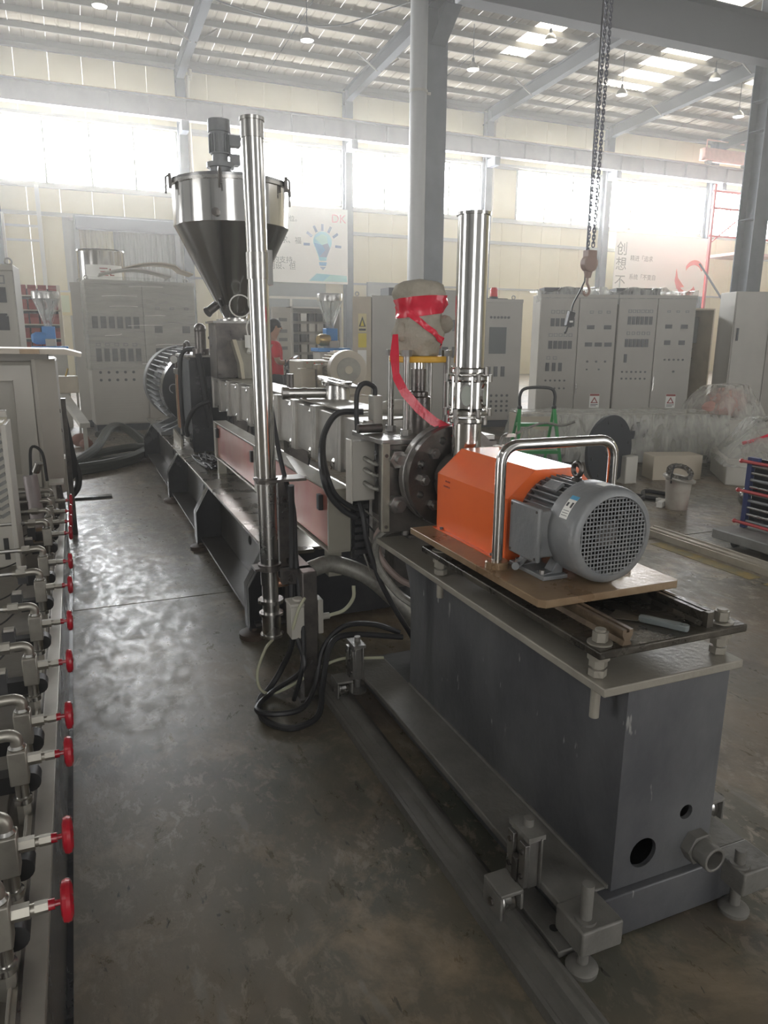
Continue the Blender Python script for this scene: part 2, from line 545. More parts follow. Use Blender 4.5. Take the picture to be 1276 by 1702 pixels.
ceiling = bpy.data.objects.new('ceiling', None); COL.objects.link(ceiling)
ceiling['kind'] = 'structure'; ceiling['label'] = 'pitched metal sheet roof with purlins and daylight strips'
me = None
sky_cols = {19: (21.2, 24.6), 20: (21.2, 24.6), 14: (20.5, 23.6), 18: (17.0, 19.6), 19.5: 0, 24: (18, 23), 25: (18, 23), 31: (18, 25)}
for i in range(-12, 40):
    y0, y1 = -8., 28.2
    def sheet(a, b, name, mat):
        mb = MB()
        poly = [(i + .004, 0), (i + .30, 0), (i + .33, .02), (i + .37, .02), (i + .40, 0), (i + .63, 0), (i + .66, .02), (i + .70, .02), (i + .73, 0), (i + .996, 0)]
        n = len(poly)
        mb.add([(x, a, zr(a) + h + .1) for x, h in poly] + [(x, b, zr(b) + h + .1) for x, h in poly], [(k, k + 1, n + k + 1, n + k) for k in range(n - 1)])
        part(name, mb, mat, ceiling, sharp=20)
    if i in sky_cols:
        a, b = sky_cols[i]
        sheet(y0, a, 'roof_sheet', ROOFM); sheet(a, b, 'skylight_sheet', SKYL); sheet(b, y1, 'roof_sheet', ROOFM)
    else:
        sheet(y0, y1, 'roof_sheet', ROOFM)
yy = 27.9; pur = None
while yy > -7:
    z = zr(yy)
    part('purlin', MB().box(-12, 40, yy - .03, yy + .03, z - .07, z + .09), PURLIN, ceiling)
    yy -= 1.05
for x in COLX:
    r = MB().prism([(28, zr(28) - .16), (28, zr(28) - .62), (27.2, zr(27.2) - .55), (-8, zr(-8) - .75), (-8, zr(-8) - .16)], 'yz', x - .012, x + .012)
    r.prism([(28, zr(28) - .62), (27.2, zr(27.2) - .55), (-8, zr(-8) - .75), (-8, zr(-8) - .77), (27.2, zr(27.2) - .57), (28, zr(28) - .64)], 'yz', x - .13, x + .13)
    r.prism([(28, zr(28) - .16), (-8, zr(-8) - .16), (-8, zr(-8) - .14), (28, zr(28) - .14)], 'yz', x - .13, x + .13)
    part('rafter', r, RAFTM, ceiling)
    for yb in (24.75, 20.55, 16.35):
        b = MB().bar((x - .75, yb, zr(yb) - .1), (x - .06, yb - .1, zr(yb) - .6), .04, .04).bar((x + .75, yb, zr(yb) - .1), (x + .06, yb - .1, zr(yb) - .6), .04, .04)
        part('knee_brace', b, PURLIN, ceiling)
    if x > 0:
        part('sag_rod', MB().cyl((x + 3, 27.5, zr(27.5) - .03), (x + 3, 14, zr(14) - .03), .012, n=5), RAFTM, ceiling)

# rear wall: cream sandwich panels, girts, columns, windows
WB = bpy.data.objects.new('wall_back', None); COL.objects.link(WB)
WB['kind'] = 'structure'; WB['label'] = 'rear wall of cream panels under a long window band'
x = -12.0
while x < 40:
    door = -.01 < x - .45 < 3.19 or (x < .45 < x + 1.0)
    x1 = x + 1.0
    part('wall_panel', MB().box(x + .006, x1 - .006, 28, 28.08, 8.45, 10.62), CREAM, WB)
    part('wall_panel', MB().box(x + .006, x1 - .006, 28, 28.08, 5.45, 6.3), CREAM, WB)
    if not (x > -.01 and x < 4):
        part('wall_panel', MB().box(x + .006, x1 - .006, 28, 28.08, 0, 5.4), CREAM, WB)
    x = x1
for z0, z1 in ((5.38, 5.50), (6.24, 6.34), (8.40, 8.50)):
    part('girt', MB().box(-12, 40, 27.9, 28, z0, z1), GIRT, WB)
part('girt', MB().box(4.2, 40, 27.93, 28, 3.55, 3.62), GIRT, WB)
part('eave_strut', MB().box(-12, 40, 27.85, 28, 10.3, 10.42), PURLIN, WB)
part('eave_gutter_cover', MB().box(-12, 40, 28, 28.1, 10.5, 10.75), ROOFM, WB)
for k, xc in enumerate(COLX[:-1]):
    W_ = bpy.data.objects.new(f'window_{k + 1}', None); COL.objects.link(W_); W_.location = (xc + 3, 28, 6.3)
    W_['kind'] = 'structure'; W_['label'] = 'bright overexposed strip window of the rear wall'
    fr = MB()
    xs = [xc + .18, xc + 1.6, xc + 3.0, xc + 4.4, xc + 5.82]
    if k == 2: xs = [xc + .18, xc + 1.15, xc + 2.7, xc + 4.3, xc + 5.82]
    for q in xs: fr.box(q - .035, q + .035, 27.96, 28.05, 6.34, 8.40)
    fr.box(xs[0], xs[-1], 27.96, 28.05, 6.34, 6.42); fr.box(xs[0], xs[-1], 27.96, 28.05, 8.32, 8.40)
    part('window_frame', fr, GIRT, W_)
    for a, b in zip(xs[:-1], xs[1:]):
        if (k == 4 and a == xs[0]) or (k == 2 and a == xs[0]):
            part('cream_infill_panel', MB().box(a + .03, b - .03, 28.0, 28.02, 6.4, 8.34), CREAM, W_)
        else:
            part('window_pane', MB().box(a + .03, b - .03, 28.0, 28.02, 6.4, 8.34), WIN, W_)
for k, xc in enumerate(COLX):
    c = MB().box(xc - .15, xc + .15, 27.55, 27.57, 0, 10.3).box(xc - .15, xc + .15, 27.86, 27.88, 0, 10.3).box(xc - .012, xc + .012, 27.57, 27.86, 0, 10.3)
    o = struct('wall_column', c, COLM, None, 'blue-grey steel wall column of the rear wall')
    if k in (2, 4, 6):
        d = MB().tube([(xc + .35, 27.75, 10.3), (xc + .35, 27.75, 10.0), (xc + .24, 27.7, 9.75), (xc + .24, 27.7, 6.2)], .07, 10, 3)
        part('downpipe', d, CREAMDARK, o, label='pale rain downpipe')
# crane runway beam along the rear wall
rb = MB().box(-12, 40, 27.02, 27.04, 8.52, 9.1).box(-12, 40, 26.88, 27.18, 8.5, 8.525).box(-12, 40, 26.85, 27.21, 9.1, 9.13)
o = struct('crane_runway_beam', rb, BEAMM, None, 'pale grey crane runway beam along the rear wall')
part('crane_track', MB().box(-12, 40, 26.99, 27.07, 9.13, 9.2), RUST, o)
x = -11.5
while x < 40:
    part('web_stiffener', MB().box(x, x + .015, 26.9, 27.02, 8.525, 9.1), BEAMM, o); x += 1.2
for xc in COLX:
    part('bracket', MB().box(xc - .12, xc + .12, 26.95, 27.56, 8.2, 8.5), COLM, o)
# nearer runway beam, its column and pillar
nb = MB().box(-12, 40, 16.28, 16.31, 8.86, 9.85).box(-12, 40, 16.08, 16.52, 8.82, 8.86).box(-12, 40, 16.05, 16.55, 9.85, 9.89)
o = struct('crane_runway_beam', nb, BEAMDK, None, 'dark crane runway beam crossing overhead on the column brackets')
part('crane_track', MB().box(-12, 40, 16.25, 16.34, 9.89, 9.98), RUST, o)
def big_column(xc, lab, w=.52):
    y0, y1 = 16.75, 17.35
    c = MB().box(xc - w / 2, xc + w / 2, y0, y0 + .03, 0, 11).box(xc - w / 2, xc + w / 2, y1 - .03, y1, 0, 11).box(xc - .015, xc + .015, y0 + .03, y1 - .03, 0, 11)
    for z in (2.5, 5, 7.4, 8.2): c.box(xc - w / 2 + .02, xc + w / 2 - .02, y0 + .03, y1 - .03, z, z + .02)
    o = struct('steel_column', c, COLM, None, lab)
    b = MB().prism([(y0, 8.78), (16.0, 8.78), (16.0, 8.62), (y0 - .02, 8.05), (y0, 8.05)], 'yz', xc - .02, xc + .02)
    b.box(xc - .26, xc + .26, 15.98, y0, 8.78, 8.82)
    b.prism([(16.0, 8.62), (16.0, 8.60), (y0, 8.03), (y0, 8.05)], 'yz', xc - .2, xc + .2)
    part('crane_bracket', b, COLM, o)
    return o
o = big_column(8.28, 'blue-grey steel column with crane bracket behind the chrome pipe tower')
p_ = MB().cyl((7.78, 16.7, 0), (7.78, 16.7, 11), .2, n=20)
part('rain_downpipe', p_, pmat('downpipe_grey', (.40, .41, .41), .4), o, label='pale grey drain pipe beside the column')
part('pipe_strap', MB().lathe((7.78, 16.7, 7.0), (0, 0, 1), [(-.03, .205), (-.03, .22), (.03, .22), (.03, .205)], 20, True).box(7.95, 8.1, 16.69, 16.72, 6.97, 7.03), GIRT, o)
big_column(19.0, 'grey steel column with crane bracket beyond the cabinets and ladder', .56)
# side walls; front and left openings are placed for light and reflections
wf = MB()
for a, b in ((-12, -3.4), (-.2, 7.5), (12.5, 40)): wf.box(a, b, -8.1, -8, 0, 6)  # gaps added so polished metal reflects bright and dark stripes
struct('wall_front', wf.box(-12, 40, -8.1, -8, 6, 11.9), GREYWALL, None, 'unseen grey wall behind the viewer with added light gaps')
struct('wall_right', MB().box(40, 40.1, -8, 28, 0, 10.6), CREAM, None, 'cream side wall beyond the stair')
wl = MB()
for a, b in ((-8, 1.0), (5.5, 15), (19, 28)): wl.box(-12.1, -12, a, b, 0, 5)  # unseen wall darkens the reflections, its gaps let sky light in
struct('wall_left', wl.box(-12.1, -12, -8, 28, 5, 11.4), GREYWALL, None, 'unseen grey side wall with added light gaps')
for yc in (-5, 1, 7, 13, 19, 25):  # columns out of view, added as dark stripes for metal reflections
    struct('reflection_column', MB().box(-12.3, -11.8, yc - .25, yc + .25, 0, 11), COLM, None, 'unseen blue-grey column added to stripe the reflections')

# door opening with the corrugated annex behind it
D1 = bpy.data.objects.new('door_1', None); COL.objects.link(D1); D1.location = (2, 28, 0)
D1['kind'] = 'structure'; D1['label'] = 'tall open doorway to the corrugated annex'
fr = MB().box(.34, .48, 27.85, 28.1, 0, 5.45).box(3.62, 3.78, 27.85, 28.1, 0, 5.45).box(.34, 3.78, 27.85, 28.1, 5.25, 5.45)
part('door_frame', fr, DOORST, D1)
part('shutter_box', MB().box(.40, 3.75, 27.55, 27.95, 5.0, 5.4), pmat('shutter_box_grey', (.20, .22, .26), .5), D1, bev=.02)
for k in range(17):
    xx = .5 + k * .19
    part('corrugated_panel', MB().prism([(xx, 29.2), (xx + .05, 29.14), (xx + .11, 29.14), (xx + .16, 29.2), (xx + .186, 29.2), (xx + .186, 29.22), (xx, 29.22)], 'xy', 3.2, 5.3), CORR if k > 5 else CREAM, D1)  # first panels switch to cream to imitate yellow light on grey cladding
part('annex_wall', MB().box(-.2, 4.0, 29.23, 29.3, 0, 5.5), CORR, D1)
part('annex_ledge', MB().box(.3, 3.9, 28.9, 29.2, 3.05, 3.18), DOORST, D1)
part('annex_roof', MB().box(-.2, 4.0, 28.08, 29.3, 5.46, 5.5), DOORST, D1)
part('annex_side', MB().box(3.9, 4.0, 28.08, 29.3, 0, 5.46).box(-.2, .2, 28.08, 29.3, 0, 5.46), CORR, D1)
# posts and rails on the wall beside the doorway
w2 = MB().box(-1.86, -1.74, 27.8, 28, 0, 5.4).box(-.75, -.62, 27.85, 28, 0, 6.3)
for z in (3.0, 4.55, 5.0): w2.box(-1.8, -.68, 27.92, 27.98, z, z + .07)
w2.box(-1.8, .4, 27.92, 27.98, 2.95, 3.02)
part('rail_frame', w2, pmat('wall_rail_white', (.66, .64, .56), .5), WB)
# low office windows below the poster
W8 = bpy.data.objects.new('window_8', None); COL.objects.link(W8); W8.location = (8, 28, 2)
W8['kind'] = 'structure'; W8['label'] = 'low grey office window under the light bulb poster'
fr = MB()
for z in (1.0, 2.05, 2.95): fr.box(6.3, 9.2, 27.9, 28, z, z + .09)
for q in (6.3, 7.75, 9.12): fr.box(q, q + .09, 27.9, 28, 1.0, 3.04)
part('window_frame', fr, pmat('pale_window_frame', (.66, .64, .56), .5), W8)
part('window_pane', MB().box(6.39, 7.75, 27.94, 27.96, 2.14, 2.95), GLASSDK, W8)
part('window_pane', MB().box(7.84, 9.12, 27.94, 27.96, 2.14, 2.95), GLASSDK, W8)
part('top_light', MB().box(6.3, 9.2, 27.94, 27.96, 3.04, 3.62), GLASSDK, W8)
part('lower_panel', MB().box(6.39, 9.12, 27.94, 27.96, 1.09, 2.05), pmat('pale_green_panel', (.58, .60, .50), .5), W8)
# second, low doorway next to the column
D2 = bpy.data.objects.new('door_2', None); COL.objects.link(D2); D2.location = (11.5, 28, 0)
D2['kind'] = 'structure'; D2['label'] = 'grey folding door beside the wall column'
part('door_leaf', MB().box(11.0, 13.4, 27.86, 27.92, 0, 3.55), pmat('grey_door_leaf', (.33, .34, .32), .5), D2)
part('door_frame', MB().box(10.9, 11.0, 27.84, 27.95, 0, 3.6).box(13.4, 13.5, 27.84, 27.95, 0, 3.6).box(10.9, 13.5, 27.84, 27.95, 3.55, 3.66), DOORST, D2)

# wall posters
def poster(name, label, x0, x1, z0, z1, y=27.5):
    o = thing(name, label, 'poster', ((x0 + x1) / 2, y, z0))
    part('poster_board', MB().box(x0, x1, y, y + .03, z0, z1), WHITE, o)
    return o
P1 = poster('wall_poster', 'white wall poster with a blue faceted light bulb print', 5.4, 9.95, 3.52, 6.2)
def flat(name, poly, mat, o, y, th=.004): part(name, MB().prism(poly, 'xz', y - th, y), mat, o)
bx, bz = 8.95, 5.02
def arcp(cx, cz, r, a, b, n=14): return [(cx + r * math.cos(math.radians(a + (b - a) * k / n)), cz + r * math.sin(math.radians(a + (b - a) * k / n))) for k in range(n + 1)]
bulb = arcp(bx, bz, .36, -35, 215, 22) + [(bx - .16, bz - .55), (bx - .14, bz - .68), (bx + .14, bz - .68), (bx + .16, bz - .55)]
flat('bulb_print', bulb, CYAN1, P1, 27.497)
flat('bulb_facet', [(bx - .34, bz - .05), (bx - .02, bz - .12), (bx + .1, bz - .3), (bx - .14, bz - .55)] , CYAN2, P1, 27.492)
flat('bulb_facet', [(bx - .02, bz - .12), (bx + .2, bz - .05), (bx + .3, bz - .22), (bx + .15, bz - .55), (bx - .14, bz - .55), (bx + .1, bz - .3)], CYAN3, P1, 27.492)
flat('bulb_facet', [(bx - .02, bz + .28), (bx + .18, bz + .2), (bx + .2, bz - .05), (bx - .02, bz - .12), (bx - .3, bz + .1)], CYAN4, P1, 27.492)
flat('bulb_cap', [(bx - .15, bz - .73), (bx + .15, bz - .73), (bx + .13, bz - .86), (bx - .13, bz - .86)], CYAN2, P1, 27.497)
flat('bulb_cap', [(bx - .12, bz - .9), (bx + .12, bz - .9), (bx, bz - 1.02)], CYAN3, P1, 27.497)
for a in (0, 35, 63, 90, 117, 145, 180):
    an = math.radians(a - 3 if a in (0,) else a); r0, r1 = .50, .74
    ca, sa = math.cos(an), math.sin(an)
    cz0 = bz if a not in (0, 180) else bz - .25
    cz0 = bz - .12
    flat('ray_print', [(bx + r0 * ca - .045 * sa, cz0 + r0 * sa + .045 * ca), (bx + r0 * ca + .045 * sa, cz0 + r0 * sa - .045 * ca), (bx + r1 * ca + .045 * sa, cz0 + r1 * sa - .045 * ca), (bx + r1 * ca - .045 * sa, cz0 + r1 * sa + .045 * ca)], CYAN3, P1, 27.497)
flat('book_print', [(bx - .55, bz - 1.42), (bx - .25, bz - 1.15), (bx + .95, bz - 1.2), (bx + .98, bz - 1.42)], CYAN1, P1, 27.497)
flat('book_print', [(bx + .0, bz - 1.42), (bx + .3, bz - 1.18), (bx + .95, bz - 1.2), (bx + .98, bz - 1.42)], CYAN4, P1, 27.494)
T = Matrix.Translation
text_part('lettering', 'DK', .42, PRPINK, P1, T((9.3, 27.49, 5.72)) @ FRONT, 'pinkish red letters DK')
text_part('lettering', '定位。', .22, TXT, P1, T((7.45, 27.49, 5.68)) @ FRONT)
text_part('lettering', '求、福', .26, TXT, P1, T((7.35, 27.49, 4.92)) @ FRONT)
text_part('lettering', '的支持。', .26, TXT, P1, T((7.0, 27.49, 4.22)) @ FRONT)
text_part('lettering', '创设、但', .26, TXT, P1, T((6.85, 27.49, 4.0)) @ FRONT)
P2 = poster('wall_poster', 'white wall poster with red ribbon swoosh beside the stair', 22.6, 28.0, 3.55, 6.15)
sw = arcp(26.9, 4.15, .62, 200, 330, 12) + list(reversed(arcp(26.9, 4.25, .5, 205, 330, 12)))
flat('ribbon_print', sw, REDPR, P2, 27.497)
flat('ribbon_print', [(26.2, 4.75), (26.33, 4.35), (26.75, 3.95), (26.3, 3.85), (26.15, 4.2)], REDPR, P2, 27.496)
flat('ribbon_print', arcp(27.3, 4.55, .62, 25, 150, 10) + list(reversed(arcp(27.25, 4.4, .55, 30, 150, 10))), REDPR, P2, 27.497)
text_part('lettering', '创', .62, TXT, P2, T((22.65, 27.49, 5.25)) @ FRONT)
text_part('lettering', '想', .62, TXT, P2, T((22.65, 27.49, 4.6)) @ FRONT)
text_part('lettering', '不', .62, TXT, P2, T((22.65, 27.49, 3.85)) @ FRONT)
text_part('lettering', '精进「追求', .26, TXT, P2, T((23.45, 27.49, 5.0)) @ FRONT)
text_part('lettering', '系统「不变自', .26, TXT, P2, T((23.45, 27.49, 4.2)) @ FRONT)

# pendant lamps
LP = [(1.33, 22, 9.72, 'glass pendant lamp over the aisle, hung beside the first rafter'), (6.78, 22, 9.72, 'glass pendant lamp hung on a rod above the hopper'), (12.1, 22, 9.68, 'glass pendant lamp hung just beyond the big steel column'),
      (14.2, 21.0, 10.45, 'glass pendant lamp close under the dark crane beam'), (17.84, 22, 9.66, 'glass pendant lamp next to the hoist chain'), (21.3, 21.4, 10.4, 'glass pendant lamp tucked between beam and rafter'), (23.2, 22, 9.58, 'glass pendant lamp beside the far column bracket')]
for x, y, z, lab in LP:
    o = thing('pendant_lamp', lab, 'lamp', (x, y, z), 'pendant lamps under the roof')
    part('suspension_rod', MB().cyl((x, y, z + .2), (x, y, zr(y) + .05), .012, n=6), RAFTM, o)
    part('socket', MB().cyl((x, y, z + .1), (x, y, z + .24), .05, .04, 12), RAFTM, o)
    part('glass_shade', MB().lathe((x, y, z), (0, 0, 1), [(.12, .05), (.08, .10), (0, .17), (-.08, .19), (-.09, .18), (-.09, .0)], 18), LAMPG, o)
single('overhead_cable', MB().tube([(2.2, 20.6, 10.3), (3.7, 21.2, 10.02), (5.5, 21.3, 9.78), (7.2, 21.0, 9.72), (8.4, 20, 9.95), (9.6, 19.2, 10.3)], .018, 5, 6), CABLE, 'thin dark cable sagging below the roof to the column', 'cable')

# red access stair and ladder by the far column
S = thing('access_stair', 'red railed steel access platform with poster and column beside it', 'stair', (25.8, 24.6, 0))
for xx in (25.1, 27.0, 29.2):
    part('post', MB().box(xx - .05, xx + .05, 24.55, 24.65, 0, 7.8), REDDISH, S)
for z in (5.75, 6.85, 7.5):
    part('rail', MB().box(25.0, 29.4, 24.57, 24.63, z, z + .08), REDDISH, S)
part('platform', MB().box(26.6, 29.4, 24.6, 26.2, 5.1, 5.22), PINK, S)
part('brace', MB().bar((25.1, 24.6, 5.5), (27.0, 24.6, 6.8), .05, .05), REDDISH, S)
L_ = thing('steel_ladder', 'grey ladder leaning down from the red access platform', 'ladder', (25.6, 24.2, 0))
a, b = Vector((24.5, 24.4, 4.6)), Vector((27.6, 22.9, .02))
sx = Vector((.30, .26, 0))
part('stile', MB().bar(a - sx, b - sx, .06, .06), RAFTM, L_); part('stile', MB().bar(a + sx, b + sx, .06, .06), RAFTM, L_)
for k in range(1, 14):
    c = a.lerp(b, k / 14); part('rung', MB().cyl(c - sx, c + sx, .025, n=6), RAFTM, L_)
tr = thing('crane_end_carriage', 'faded red crane end carriage standing on the rear runway beam', 'crane', (28, 27, 9.2))
part('carriage_body', MB().box(26.6, 29.6, 26.85, 27.2, 9.35, 9.85), PINK, tr, .02)
for xx in (27.0, 29.2): part('wheel', MB().cyl((xx, 26.93, 9.35), (xx, 27.12, 9.35), .15, n=16), DARKST, tr)
part('guard_rail', MB().cyl((26.8, 27, 9.85), (26.8, 27, 10.2), .03).cyl((26.8, 27, 10.2), (29, 27, 10.2), .03), PINK, tr)

# ================================================================== underwater pelletizer on its stand
ST = thing('pelletizer_stand', 'grey dusty steel box stand on rails carrying the orange guarded cutter', 'machine stand', (1.3, 1.9, 0))
fp = MB().prism([(1.14, .14), (1.46, .14), (1.46, .70), (1.14, .70)], 'xz', 1.22, 1.232, [circ(1.235, .225, .042), circ(1.368, .308, .021)])
part('front_plate', fp, STAND, ST)
part('side_plate', MB().prism([(1.232, .14), (2.44, .14), (2.44, .46), (2.455, .56), (2.50, .64), (2.58, .70), (1.232, .70)], 'yz', 1.14, 1.152), STAND, ST)
part('side_plate', MB().prism([(1.232, .14), (2.44, .14), (2.44, .46), (2.455, .56), (2.50, .64), (2.58, .70), (1.232, .70)], 'yz', 1.448, 1.46), STAND, ST)
part('rear_plate', MB().box(1.152, 1.448, 2.40, 2.412, .14, .70), STAND, ST)
part('weld_seam', MB().tube([(1.138, 1.23, .146), (1.138, 2.44, .146)], .006, 6), DUSTY, ST)
part('flange_plate', MB().box(1.055, 1.486, 1.205, 2.60, .70, .722), PALEPLATE, ST, .003)
part('pipe_socket', MB().hexa((1.405, 1.222, .205), (1.405, 1.19, .205), .045).lathe((1.405, 1.19, .205), (0, -1, 0), [(0, .034), (.045, .034), (.045, .026), (.01, .026), (.01, 0)], 20), DUSTY, ST, .002)
for xx, yy in ((1.085, 1.90), (1.1, 2.2)):
    pass
# jacking plate with bolts, rails
jp = part('jacking_plate', MB().box(1.05, 1.51, 1.225, 2.17, .785, .806), OILY, ST, .004)
def jackbolt(x, y, tail=.0):
    b = MB().hexa((x, y, .806), (x, y, .811), .001)
    b.cyl((x, y, .806), (x, y, .810), .030, n=20).hexa((x, y, .812), (x, y, .836), .019).cyl((x, y, .836), (x, y, .842), .013, n=12)
    b.cyl((x, y, .722), (x, y, .785), .013, n=12).hexa((x, y, .724), (x, y, .742), .022).hexa((x, y, .748), (x, y, .766), .022).cyl((x, y, .768), (x, y, .784), .027, n=18)
    o = part('jack_bolt', b, PALEPLATE, ST, .0015)
    if tail: part('bolt_shank', MB().cyl((x, y, .70 - tail), (x, y, .70), .012, n=12), PALEPLATE, o)
jackbolt(1.085, 1.27, .085); jackbolt(1.458, 1.262, .06); jackbolt(1.085, 2.09, .06); jackbolt(1.458, 2.09)
for xx, y0 in ((1.135, 1.235), (1.40, 1.26)):
    r = MB().prism([(xx - .014, .806), (xx + .014, .806), (xx + .008, .818), (xx + .015, .832), (xx + .015, .845), (xx + .004, .845), (xx + .004, .838), (xx - .004, .838), (xx - .004, .845), (xx - .015, .845), (xx - .015, .832), (xx - .008, .818)], 'xz', y0, 2.16)
    part('dovetail_rail', r, pmat('brown_rail', (.12, .085, .055), .4, .3, (.24, .18, .12), 14) if xx < 1.2 else OILY, ST)
part('rail_stop', MB().box(1.392, 1.412, 1.245, 1.258, .80, .845), OILY, ST)
# base skid
part('base_skid', MB().box(1.06, 1.56, 1.20, 2.75, .012, .138), STAND, ST, .004)
part('side_ledge', MB().box(.995, 1.14, 1.235, 2.75, .118, .142), DUSTY, ST, .004)
part('side_ledge', MB().box(1.46, 1.62, 1.235, 2.75, .118, .142), DUSTY, ST, .004)
for x0, x1 in ((.985, 1.105), (1.50, 1.62)):
    part('foot_block', MB().box(x0, x1, 1.128, 1.235, .075, .145), DUSTY, ST, .005)
    xm = x0 + .035 if x0 < 1.2 else x1 - .10
    ft = MB().cyl((xm, 1.165, .012), (xm, 1.165, .245 if x0 < 1.2 else .19), .0145, n=14).lathe((xm, 1.165, 0), (0, 0, 1), [(0, .038), (.012, .040), (.02, .03), (.024, .015)], 22).cyl((xm, 1.165, .145), (xm, 1.165, .152), .026, n=18)
    part('levelling_foot', ft, DUSTY, ST)
    ft = MB().cyl((xm, 2.72, .012), (xm, 2.72, .20), .0145, n=12).lathe((xm, 2.72, 0), (0, 0, 1), [(0, .038), (.012, .040), (.02, .03), (.024, .015)], 18)
    part('levelling_foot', ft, DUSTY, ST)
def roller(x, y, s):
    def bx(m, a, b, y0, y1, z0, z1): return m.box(min(x + s * a, x + s * b), max(x + s * a, x + s * b), y + y0, y + y1, z0, z1)
    o = part('roller_bracket', bx(bx(MB(), .0, .030, -.042, .042, .128, .264), .030, .036, -.05, .05, .125, .27), STEEL, ST, .002)
    for a, b in ((-.042, -.014), (.014, .042)):
        part('guide_strip', bx(MB(), -.012, .0, a, b, .132, .256), STEEL, o, .0015)
    part('top_clamp', bx(MB(), -.006, .045, -.046, .046, .265, .279).cyl((x + s * .026, y + .004, .279), (x + s * .026, y + .004, .300), .013, n=14).cyl((x + s * .026, y + .004, .300), (x + s * .026, y + .004, .3005), .007, n=10), DUSTY, o, .002)
    for zz in (.16, .232):
        for dy in (-.028, .028):
            part('bracket_screw', MB().cyl((x - s * .012, y + dy, zz), (x - s * .016, y + dy, zz), .0075, n=12).cyl((x - s * .016, y + dy, zz), (x - s * .0165, y + dy, zz), .004, n=6), DARKST, o)
    part('slider', bx(MB(), -.016, -.001, -.012, .012, .11, .20).cyl((x - s * .0165, y, .19), (x - s * .0165 - s * .002, y, .19), .009, n=12), DARKST, o, .001)
    f = bx(bx(bx(MB(), -.078, -.010, -.044, .044, .120, .131), -.078, -.070, -.044, .044, .056, .120), -.018, -.010, -.044, .044, .072, .120)
    k = part('wheel_fork', f, DUSTY, ST, .003)
    part('fork_bolt', MB().hexa((x - s * .078, y, .084), (x - s * .084, y, .084), .011), DARKST, k)
    part('roller_wheel', MB().lathe((x - s * .066, y, .086), (s, 0, 0), [(0, .008), (0, .034), (.006, .037), (.012, .031), (.030, .031), (.036, .037), (.042, .034), (.042, .008)], 26), SATIN, k)
part('floor_tab', MB().box(.985, 1.058, 1.21, 1.44, .002, .02), DUSTY, ST, .003)
part('tab_hole', MB().cyl((1.02, 1.28, .0195), (1.02, 1.28, .0205), .012, n=14), SEAM, ST)
roller(.957, 1.36, 1); roller(.957, 2.62, 1); roller(1.657, 1.45, -1); roller(1.657, 2.62, -1)
# hidden jack stud at the rear of the flange
# floor rails
for i, (xx, lab) in enumerate(((.918, 'dark steel floor rail under the stand rollers, nearest the aisle'), (1.695, 'dark steel floor rail under the stand rollers, far from the aisle'))):
    o = thing('floor_rail', lab, 'rail', (xx, 1.5, 0))
    y0 = .2 if i == 0 else 1.36
    part('rail_base', MB().prism([(xx - .062, 0), (xx + .062, 0), (xx + .062, .012), (xx + .04, .03), (xx - .045, .03), (xx - .062, .008)], 'xz', y0, 2.84), DUSTY, o, .002)
    part('rail_head', MB().prism([(xx - .012, .03), (xx + .022, .03), (xx + .016, .048), (xx - .006, .048)], 'xz', y0, 2.84), DUSTY, o)
    part('rail_lip', MB().box(xx - .062, xx - .050, y0, 2.84, .008, .034), DUSTY, o)

# carriage plate + grab handle
CP = thing('carriage_plate', 'rusty brown thick plate on the dovetail rails below the orange guard', 'plate', (1.245, 1.8, .845))
part('plate', MB().prism([(1.035, 1.418), (1.02, 1.435), (1.02, 2.20), (1.47, 2.20), (1.47, 1.43), (1.458, 1.418)], 'xy', .845, .866), RUST, CP, .002)
hp = [(1.065, 1.705, .868), (1.065, 1.705, 1.165)]
hp += [(1.065 + .05 * (1 - math.cos(a)), 1.705, 1.165 + .05 * math.sin(a)) for a in (math.radians(q) for q in (15, 30, 45, 60, 75, 90))]
hp += [(1.45 - .05 + .05 * math.sin(a), 1.705, 1.165 + .05 * math.cos(a)) for a in (math.radians(q) for q in (0, 15, 30, 45, 60, 75, 90))]
hp += [(1.45, 1.705, .868)]
h = part('grab_handle', MB().tube(hp, .0155, 18), CHROME, CP, sharp=60, label='polished stainless bent tube handle')
for xx in (1.065, 1.45):
    part('handle_base_ring', MB().lathe((xx, 1.705, .866), (0, 0, 1), [(0, .034), (.016, .034), (.020, .031), (.020, .017)], 24), RUST, h)

# orange coupling guard
G = thing('coupling_guard', 'bright orange chamfered sheet guard between motor and die flange', 'guard', (1.265, 1.95, .866))
gp = [(1.11, .867), (1.11, 1.055), (1.20, 1.135), (1.345, 1.135), (1.425, 1.055), (1.425, .867)]
def inset(P, d):
    cxm = sum(p[0] for p in P) / len(P)
    return [(p[0] + (d if p[0] < cxm else -d), max(.867, p[1] - d) if p[1] > .9 else p[1]) for p in P]
gi = inset(gp, .003)
shell = MB(); n = len(gp)
y0, y1 = 1.735, 2.175
for a, b in ((gp, 0),):
    vs = [(x, y0, z) for x, z in gp] + [(x, y1, z) for x, z in gp] + [(x, y0, z) for x, z in gi] + [(x, y1, z) for x, z in gi]
    fs = []
    for k in range(n - 1):
        fs += [(k, n + k, n + k + 1, k + 1), (2 * n + k, 2 * n + k + 1, 3 * n + k + 1, 3 * n + k)]
    shell.add(vs, fs)
part('guard_shell', shell, ORANGE, G, sharp=15)
part('guard_end_plate', MB().prism(gp, 'xz', y0 - .002, y0 + .002, [circ(1.265, 1.0, .112, 28)]), ORANGE, G, sharp=15)
part('guard_end_plate', MB().prism(gp, 'xz', y1 - .002, y1 + .002, [circ(1.265, 1.0, .10, 28)]), ORANGE, G, sharp=15)
part('flange_lip', MB().box(1.095, 1.11, y0, y1, .8665, .869), ORANGE, G)
